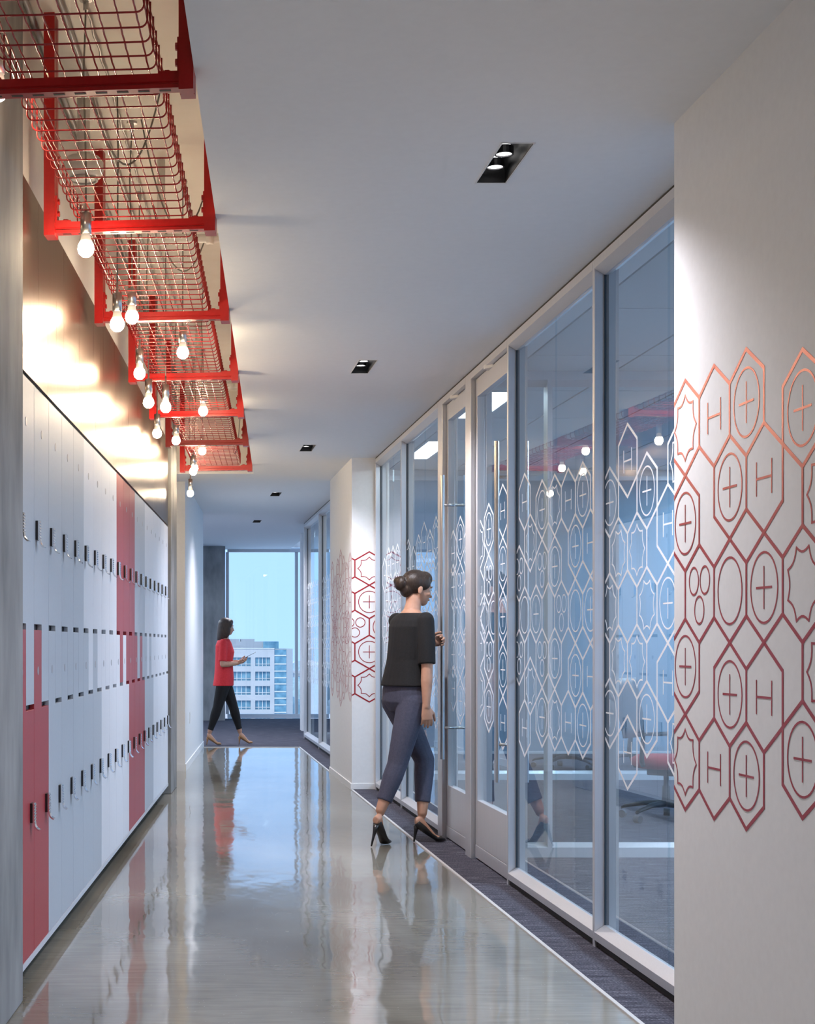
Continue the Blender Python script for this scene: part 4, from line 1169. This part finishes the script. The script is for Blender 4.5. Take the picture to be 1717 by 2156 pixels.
def person(label, J, F, mats, opt):
    """J: joints in world coordinates; F: facing direction (unit, horizontal)"""
    U = V(0, 0, 1); Lv = U.cross(F).normalized()          # left
    pel, nb, hd = J['pelvis'], J['neck'], J['head']
    root = thing('person', label, 'person', (pel.x, pel.y, 0))
    inv = V(-pel.x, -pel.y, 0)
    J = {k: (v + inv) for k, v in J.items()}
    pel, nb, hd = J['pelvis'], J['neck'], J['head']
    TL = opt.get('torso_left', Lv)
    s = opt.get('scale', 1.0)
    ch = pel.lerp(nb, 0.66); wa = pel.lerp(nb, 0.36)
    TF = U.cross(TL) * -1
    TF = TL.cross(U)
    def tors(k, kd=None, zcut=None):
        kd = k if kd is None else kd
        return [(pel + V(0, 0, -0.085 * s), Lv, 0.10 * s * k, F, 0.075 * s * kd), (pel + V(0, 0, -0.03 * s), Lv, 0.160 * s * k, F, 0.110 * s * kd), (pel + V(0, 0, 0.04 * s), Lv, 0.158 * s * k, F, 0.108 * s * kd),
                (wa, TL, 0.128 * s * k, TF, 0.092 * s * kd), (ch + TF * 0.012 * s, TL, 0.148 * s * k, TF, 0.112 * s * kd), (pel.lerp(nb, 0.82), TL, 0.160 * s * k, TF, 0.100 * s * kd), (pel.lerp(nb, 0.93), TL, 0.125 * s * k, TF, 0.075 * s * kd), (nb + V(0, 0, 0.012 * s), TL, 0.062 * s * k, TF, 0.056 * s * kd)]
    # ---- skin
    b = MB()
    b.loft(tors(0.93), 24)
    HF = opt.get('head_f', F); HL = U.cross(HF).normalized()
    HU = opt.get('head_u', U); HF2 = HL.cross(HU).normalized(); 
    P, R = head(b, hd, HF2, HL, HU, s)
    limb(b, [nb + V(0, 0, -0.03), nb.lerp(hd, 0.35) , P(0, -0.022, -0.045)], [0.060 * s, 0.049 * s, 0.047 * s])
    for sd in ('r', 'l'):
        limb(b, [J['sh_' + sd], J['sh_' + sd].lerp(J['el_' + sd], 0.5), J['el_' + sd]], [0.050 * s, 0.044 * s, 0.036 * s])
        limb(b, [J['el_' + sd], J['el_' + sd].lerp(J['wr_' + sd], 0.35), J['wr_' + sd]], [0.036 * s, 0.037 * s, 0.0235 * s])
        hand(b, J['wr_' + sd], opt['hd_' + sd], opt['hn_' + sd], opt['ht_' + sd], opt.get('curl_' + sd, 0.35), s)
        limb(b, [J['hip_' + sd], J['hip_' + sd].lerp(J['kn_' + sd], 0.5), J['kn_' + sd]], [0.083 * s, 0.070 * s, 0.052 * s])
        limb(b, [J['kn_' + sd], J['kn_' + sd].lerp(J['an_' + sd], 0.35), J['an_' + sd]], [0.051 * s, 0.053 * s, 0.031 * s])
        hl, bl, toe = J['he_' + sd], J['ba_' + sd], J['to_' + sd]
        sdv = opt['fs_' + sd]
        up = V(0, 0, 1)
        b.loft([(hl + up * 0.034, sdv, 0.022 * s, up, 0.022), (hl.lerp(J['an_' + sd], 0.5) * 1.0 + (bl - hl) * 0.12, sdv, 0.027 * s, up, 0.045), (hl.lerp(bl, 0.55) + up * 0.045, sdv, 0.027 * s, up, 0.028), (bl + up * 0.022, sdv, 0.031 * s, up, 0.016), (bl.lerp(toe, 0.75) + up * 0.012, sdv, 0.018 * s, up, 0.008)], 16)
        b.ball(J['an_' + sd] + V(0, 0, -0.015), 0.025 * s)
    bm_ = remesh(b, 0.0045, 3, 'body'); bm_.materials.clear(); bm_.materials.append(M['skin'])
    body = link('body', bm_, None, root, smooth=True)
    # eyes and lips
    for sd in (-1, 1):
        ey = part('eye', MB().ball(P(sd * 0.030, 0.069, 0.004), 0.0125 * s), M['eye'], body, smooth=True)
        part('iris', MB().ball(P(sd * 0.030, 0.0785, 0.004), 0.0058 * s), M['black_plastic'], ey, smooth=True)
        part('eyebrow', MB().tube([P(sd * 0.014, 0.088, 0.022), P(sd * 0.030, 0.087, 0.027), P(sd * 0.047, 0.076, 0.021)], 0.0020 * s, 6), mats['hair'], body)
    part('lips', MB().ball(P(0, 0.083, -0.058), 0.019 * s, 0.008 * s, 0.0065 * s, R), M['lip'], body, smooth=True)
    # ---- hair
    h = MB(); opt['hair'](h, P, R, s)
    hm = remesh(h, 0.0045, 12, 'hair'); hm.materials.clear(); hm.materials.append(mats['hair'])
    link('hair', hm, None, root, smooth=True)
    # ---- shirt
    t = MB()
    tz = opt['shirt_hem']
    flare = opt.get('flare', 1.06)
    hc_ = V(pel.x, pel.y, tz) + F * opt.get('hem_fwd', 0.0)
    low = [(hc_ , Lv, 0.172 * s * flare, F, 0.128 * s * flare)]
    if tz < pel.z - 0.02: low += [(pel + V(0, 0, 0.0), Lv, 0.172 * s * flare, F, 0.122 * s * flare)]
    low += [(pel + V(0, 0, 0.10 * s), Lv, 0.160 * s * flare, F, 0.114 * s * flare)]
    top = [(wa + V(0, 0, 0.03), TL, 0.142 * s * flare, TF, 0.108 * s * flare), (ch + TF * 0.012 * s, TL, 0.160 * s, TF, 0.124 * s), (pel.lerp(nb, 0.82), TL, 0.168 * s, TF, 0.110 * s), (pel.lerp(nb, 0.90), TL, 0.166 * s, TF, 0.096 * s), (pel.lerp(nb, 0.955), TL, 0.132 * s, TF, 0.080 * s), (nb + V(0, 0, -0.006), TL, 0.080 * s, TF, 0.068 * s)]
    t.loft(low + top, 28)
    for sd in ('r', 'l'):
        a, e = J['sh_' + sd], J['el_' + sd]
        se = opt.get('sleeve', 0.95)
        limb(t, [a, a.lerp(e, 0.5 * se), a.lerp(e, se)], [0.054 * s, 0.056 * s, 0.054 * s], 16, False)
    sm = remesh(t, 0.006, 2, 'shirt'); sm.materials.clear(); sm.materials.append(mats['shirt'])
    link('shirt', sm, None, root, smooth=True)
    # ---- trousers
    t = MB()
    t.loft([(pel + V(0, 0, -0.11 * s), Lv, 0.115 * s, F, 0.085 * s), (pel + V(0, 0, -0.05 * s), Lv, 0.172 * s, F, 0.118 * s), (pel + V(0, 0, 0.03 * s), Lv, 0.168 * s, F, 0.117 * s), (pel + V(0, 0, 0.11 * s), Lv, 0.146 * s, F, 0.104 * s)], 26)
    for sd in ('r', 'l'):
        hp, kn, an = J['hip_' + sd], J['kn_' + sd], J['an_' + sd]
        hem = kn.lerp(an, opt.get('hem', 0.85))
        limb(t, [hp, hp.lerp(kn, 0.5), kn], [0.096 * s, 0.082 * s, 0.064 * s])
        limb(t, [kn, kn.lerp(hem, 0.35), hem.lerp(kn, 0.12), hem], [0.063 * s, 0.063 * s, opt.get('cuff', 0.047) * s, opt.get('cuff', 0.047) * 0.98 * s], 16, False)
    tm = remesh(t, 0.006, 2, 'trousers'); tm.materials.clear(); tm.materials.append(mats['trousers'])
    link('trousers', tm, None, root, smooth=True)
    # ---- shoes
    for sd in ('r', 'l'):
        sh = make_shoe(root, 'shoe', mats['shoe'], J['he_' + sd], J['ba_' + sd], J['to_' + sd], opt['fs_' + sd], None, 1.06)
        stiletto(sh, mats['shoe'], J['he_' + sd] + (J['ba_' + sd] - J['he_' + sd]).normalized() * 0.012 + V(0, 0, 0.012), J['tip_' + sd])
    return root, P


def hair_updo(h, P, R, s):
    h.ball(P(0, -0.022, 0.034), 0.083 * s, 0.094 * s, 0.086 * s, R, 20, 14)
    h.ball(P(0, 0.030, 0.066), 0.070 * s, 0.054 * s, 0.052 * s, R, 18, 12)
    h.ball(P(0, -0.070, -0.012), 0.060 * s, 0.045 * s, 0.055 * s, R, 16, 10)
    h.ball(P(0.0, -0.118, 0.016), 0.050 * s, 0.040 * s, 0.048 * s, R, 18, 12)      # bun
    h.ball(P(0.012, -0.140, 0.028), 0.028 * s, 0.024 * s, 0.026 * s, R, 12, 8)
    for sd in (-1, 1):
        h.ball(P(sd * 0.058, 0.010, 0.036), 0.026 * s, 0.050 * s, 0.044 * s, R, 14, 10)


def hair_bob(h, P, R, s):
    h.ball(P(0, -0.018, 0.036), 0.086 * s, 0.098 * s, 0.086 * s, R, 20, 14)
    h.ball(P(0, 0.036, 0.066), 0.068 * s, 0.046 * s, 0.044 * s, R, 18, 12)
    h.loft([(P(0, -0.030, 0.05), R.col[0], 0.080 * s, R.col[1], 0.086 * s), (P(0, -0.036, -0.02), R.col[0], 0.088 * s, R.col[1], 0.084 * s), (P(0, -0.046, -0.09), R.col[0], 0.092 * s, R.col[1], 0.074 * s), (P(0, -0.056, -0.15), R.col[0], 0.088 * s, R.col[1], 0.062 * s), (P(0, -0.064, -0.185), R.col[0], 0.074 * s, R.col[1], 0.044 * s)], 24)
    for sd in (-1, 1):
        h.ball(P(sd * 0.068, 0.006, -0.045), 0.024 * s, 0.050 * s, 0.105 * s, R, 14, 12)
        h.ball(P(sd * 0.060, 0.020, 0.030), 0.026 * s, 0.050 * s, 0.055 * s, R, 14, 10)

# ---- person in black at the door
Yn = 9.82
def N_(px, py, dy=0.0):
    Y = Yn + dy
    return V((px - VPX) * Y / F_PX, Y, CAM_Z + (VPY - py) * Y / F_PX)
an = math.radians(28)
Fn = V(math.cos(an), math.sin(an), 0); Ln = V(0, 0, 1).cross(Fn)
pel = V(1.468, Yn, 0.935); nb = V(1.512, Yn + 0.01, 1.452); hdc = V(1.556, Yn + 0.03, 1.600)
J = dict(pelvis=pel, neck=nb, head=hdc)
J['sh_r'] = nb - Ln * 0.152 + V(0, 0, -0.055); J['sh_l'] = nb + Ln * 0.152 + V(0, 0, -0.055)
J['el_r'] = V(1.585, Yn - 0.165, 1.105); J['wr_r'] = V(1.578, Yn - 0.175, 0.862)
GRIP = V(XG - 0.078, 9.84, 1.285)
J['el_l'] = V(1.575, Yn + 0.115, 1.165); J['wr_l'] = GRIP + V(-0.085, 0.012, -0.030)
J['hip_r'] = pel - Ln * 0.085 + V(0, 0, -0.05); J['hip_l'] = pel + Ln * 0.085 + V(0, 0, -0.05)
J['kn_l'] = V(1.602, Yn + 0.04, 0.515); J['an_l'] = V(1.578, Yn - 0.02, 0.185)
J['he_l'] = V(1.530, Yn - 0.03, 0.098); J['ba_l'] = V(1.665, Yn - 0.01, 0.008); J['to_l'] = V(1.730, Yn + 0.0, 0.008); J['tip_l'] = V(1.524, Yn - 0.03, 0.004)
J['kn_r'] = V(1.405, Yn - 0.13, 0.500); J['an_r'] = V(1.292, Yn - 0.19, 0.220)
fr = V(math.cos(math.radians(52)), math.sin(math.radians(52)), 0)
J['he_r'] = V(1.255, Yn - 0.235, 0.128); J['ba_r'] = J['he_r'] + fr * 0.105 + V(0, 0, -0.122); J['to_r'] = J['ba_r'] + fr * 0.062 + V(0, 0, -0.001); J['tip_r'] = J['he_r'] + V(-0.03, -0.03, -0.122)
opt = dict(head_f=V(math.cos(math.radians(14)), math.sin(math.radians(14)), 0), head_u=V(0.16, 0.0, 1).normalized(), shirt_hem=0.985, flare=1.05, sleeve=0.93, hem=0.80, cuff=0.050, hair=hair_updo,
           hd_r=V(0.08, 0.02, -1), hn_r=V(-0.1, 1, 0), ht_r=V(1, 0.15, 0), curl_r=0.30,
           hd_l=V(1, -0.10, 0.30), hn_l=V(-0.25, -1, 0), ht_l=V(-0.2, -0.2, 1), curl_l=0.75,
           fs_l=V(-0.05, 1, 0).normalized(), fs_r=V(-fr.y, fr.x, 0))
person('person in black short-sleeved top and slate trousers opening the glass door', J, Fn, dict(hair=M['hair'], shirt=M['black_cloth'], trousers=M['navy_cloth'], shoe=M['black_leather']), opt)

# ---- person in red by the window
Yw = 19.22
kf = Yw / F_PX
def W_(px, py, dy=0.0): return V((px - VPX) * kf, Yw + dy, CAM_Z + (VPY - py) * kf)
Fw = V(1, 0, 0)
pel = V(0.640, Yw, 0.835); nb = V(0.640, Yw, 1.318); hdc = V(0.672, Yw, 1.462)
J = dict(pelvis=pel, neck=nb, head=hdc)
J['sh_r'] = nb + V(-0.015, -0.148, -0.055); J['sh_l'] = nb + V(0.01, 0.148, -0.055)
J['el_r'] = V(0.618, Yw - 0.19, 1.000); J['wr_r'] = V(0.800, Yw - 0.115, 1.012)
J['el_l'] = V(0.650, Yw + 0.19, 1.005); J['wr_l'] = V(0.815, Yw + 0.085, 1.030)
J['hip_r'] = pel + V(0, -0.08, -0.05); J['hip_l'] = pel + V(0, 0.08, -0.05)
J['kn_r'] = V(0.560, Yw - 0.08, 0.475); J['an_r'] = V(0.462, Yw - 0.07, 0.170)
J['kn_l'] = V(0.752, Yw + 0.06, 0.490); J['an_l'] = V(0.838, Yw + 0.05, 0.172)
J['he_r'] = V(0.428, Yw - 0.07, 0.090); J['ba_r'] = V(0.552, Yw - 0.07, 0.010); J['to_r'] = V(0.606, Yw - 0.07, 0.010); J['tip_r'] = V(0.424, Yw - 0.07, 0.005)
J['he_l'] = V(0.828, Yw + 0.05, 0.092); J['ba_l'] = V(0.948, Yw + 0.05, 0.016); J['to_l'] = V(1.000, Yw + 0.05, 0.022); J['tip_l'] = V(0.828, Yw + 0.05, 0.005)
opt = dict(head_u=V(0.10, 0, 1).normalized(), shirt_hem=0.735, flare=1.06, sleeve=0.86, hem=0.93, cuff=0.040, hair=hair_bob, scale=0.95, hem_fwd=-0.01,
           hd_r=V(1, 0.12, 0.22), hn_r=V(-0.2, 0.35, 1), ht_r=V(0, -1, 0.3), curl_r=0.25,
           hd_l=V(1, -0.25, 0.22), hn_l=V(-0.2, -0.35, 1), ht_l=V(0, 1, 0.3), curl_l=0.25,
           fs_l=V(0, 1, 0), fs_r=V(0, 1, 0))
person('person in red blouse and black trousers walking with a tablet by the window', J, Fw, dict(hair=M['hair2'], shirt=M['red_cloth'], trousers=M['black_cloth'], shoe=M['tan_leather']), opt)
tb = thing('tablet', 'thin pale tablet held by the person in the red blouse', 'tablet', (0.925, Yw - 0.015, 1.098))
tb.rotation_euler = (0, -math.radians(27), 0)
part('shell', MB().box(-0.10, 0.115, -0.085, 0.085, -0.004, 0.003), M['tablet'], tb, bevel=0.003)
part('screen', MB().box(-0.092, 0.107, -0.077, 0.077, 0.003, 0.0042), M['screen'], tb)
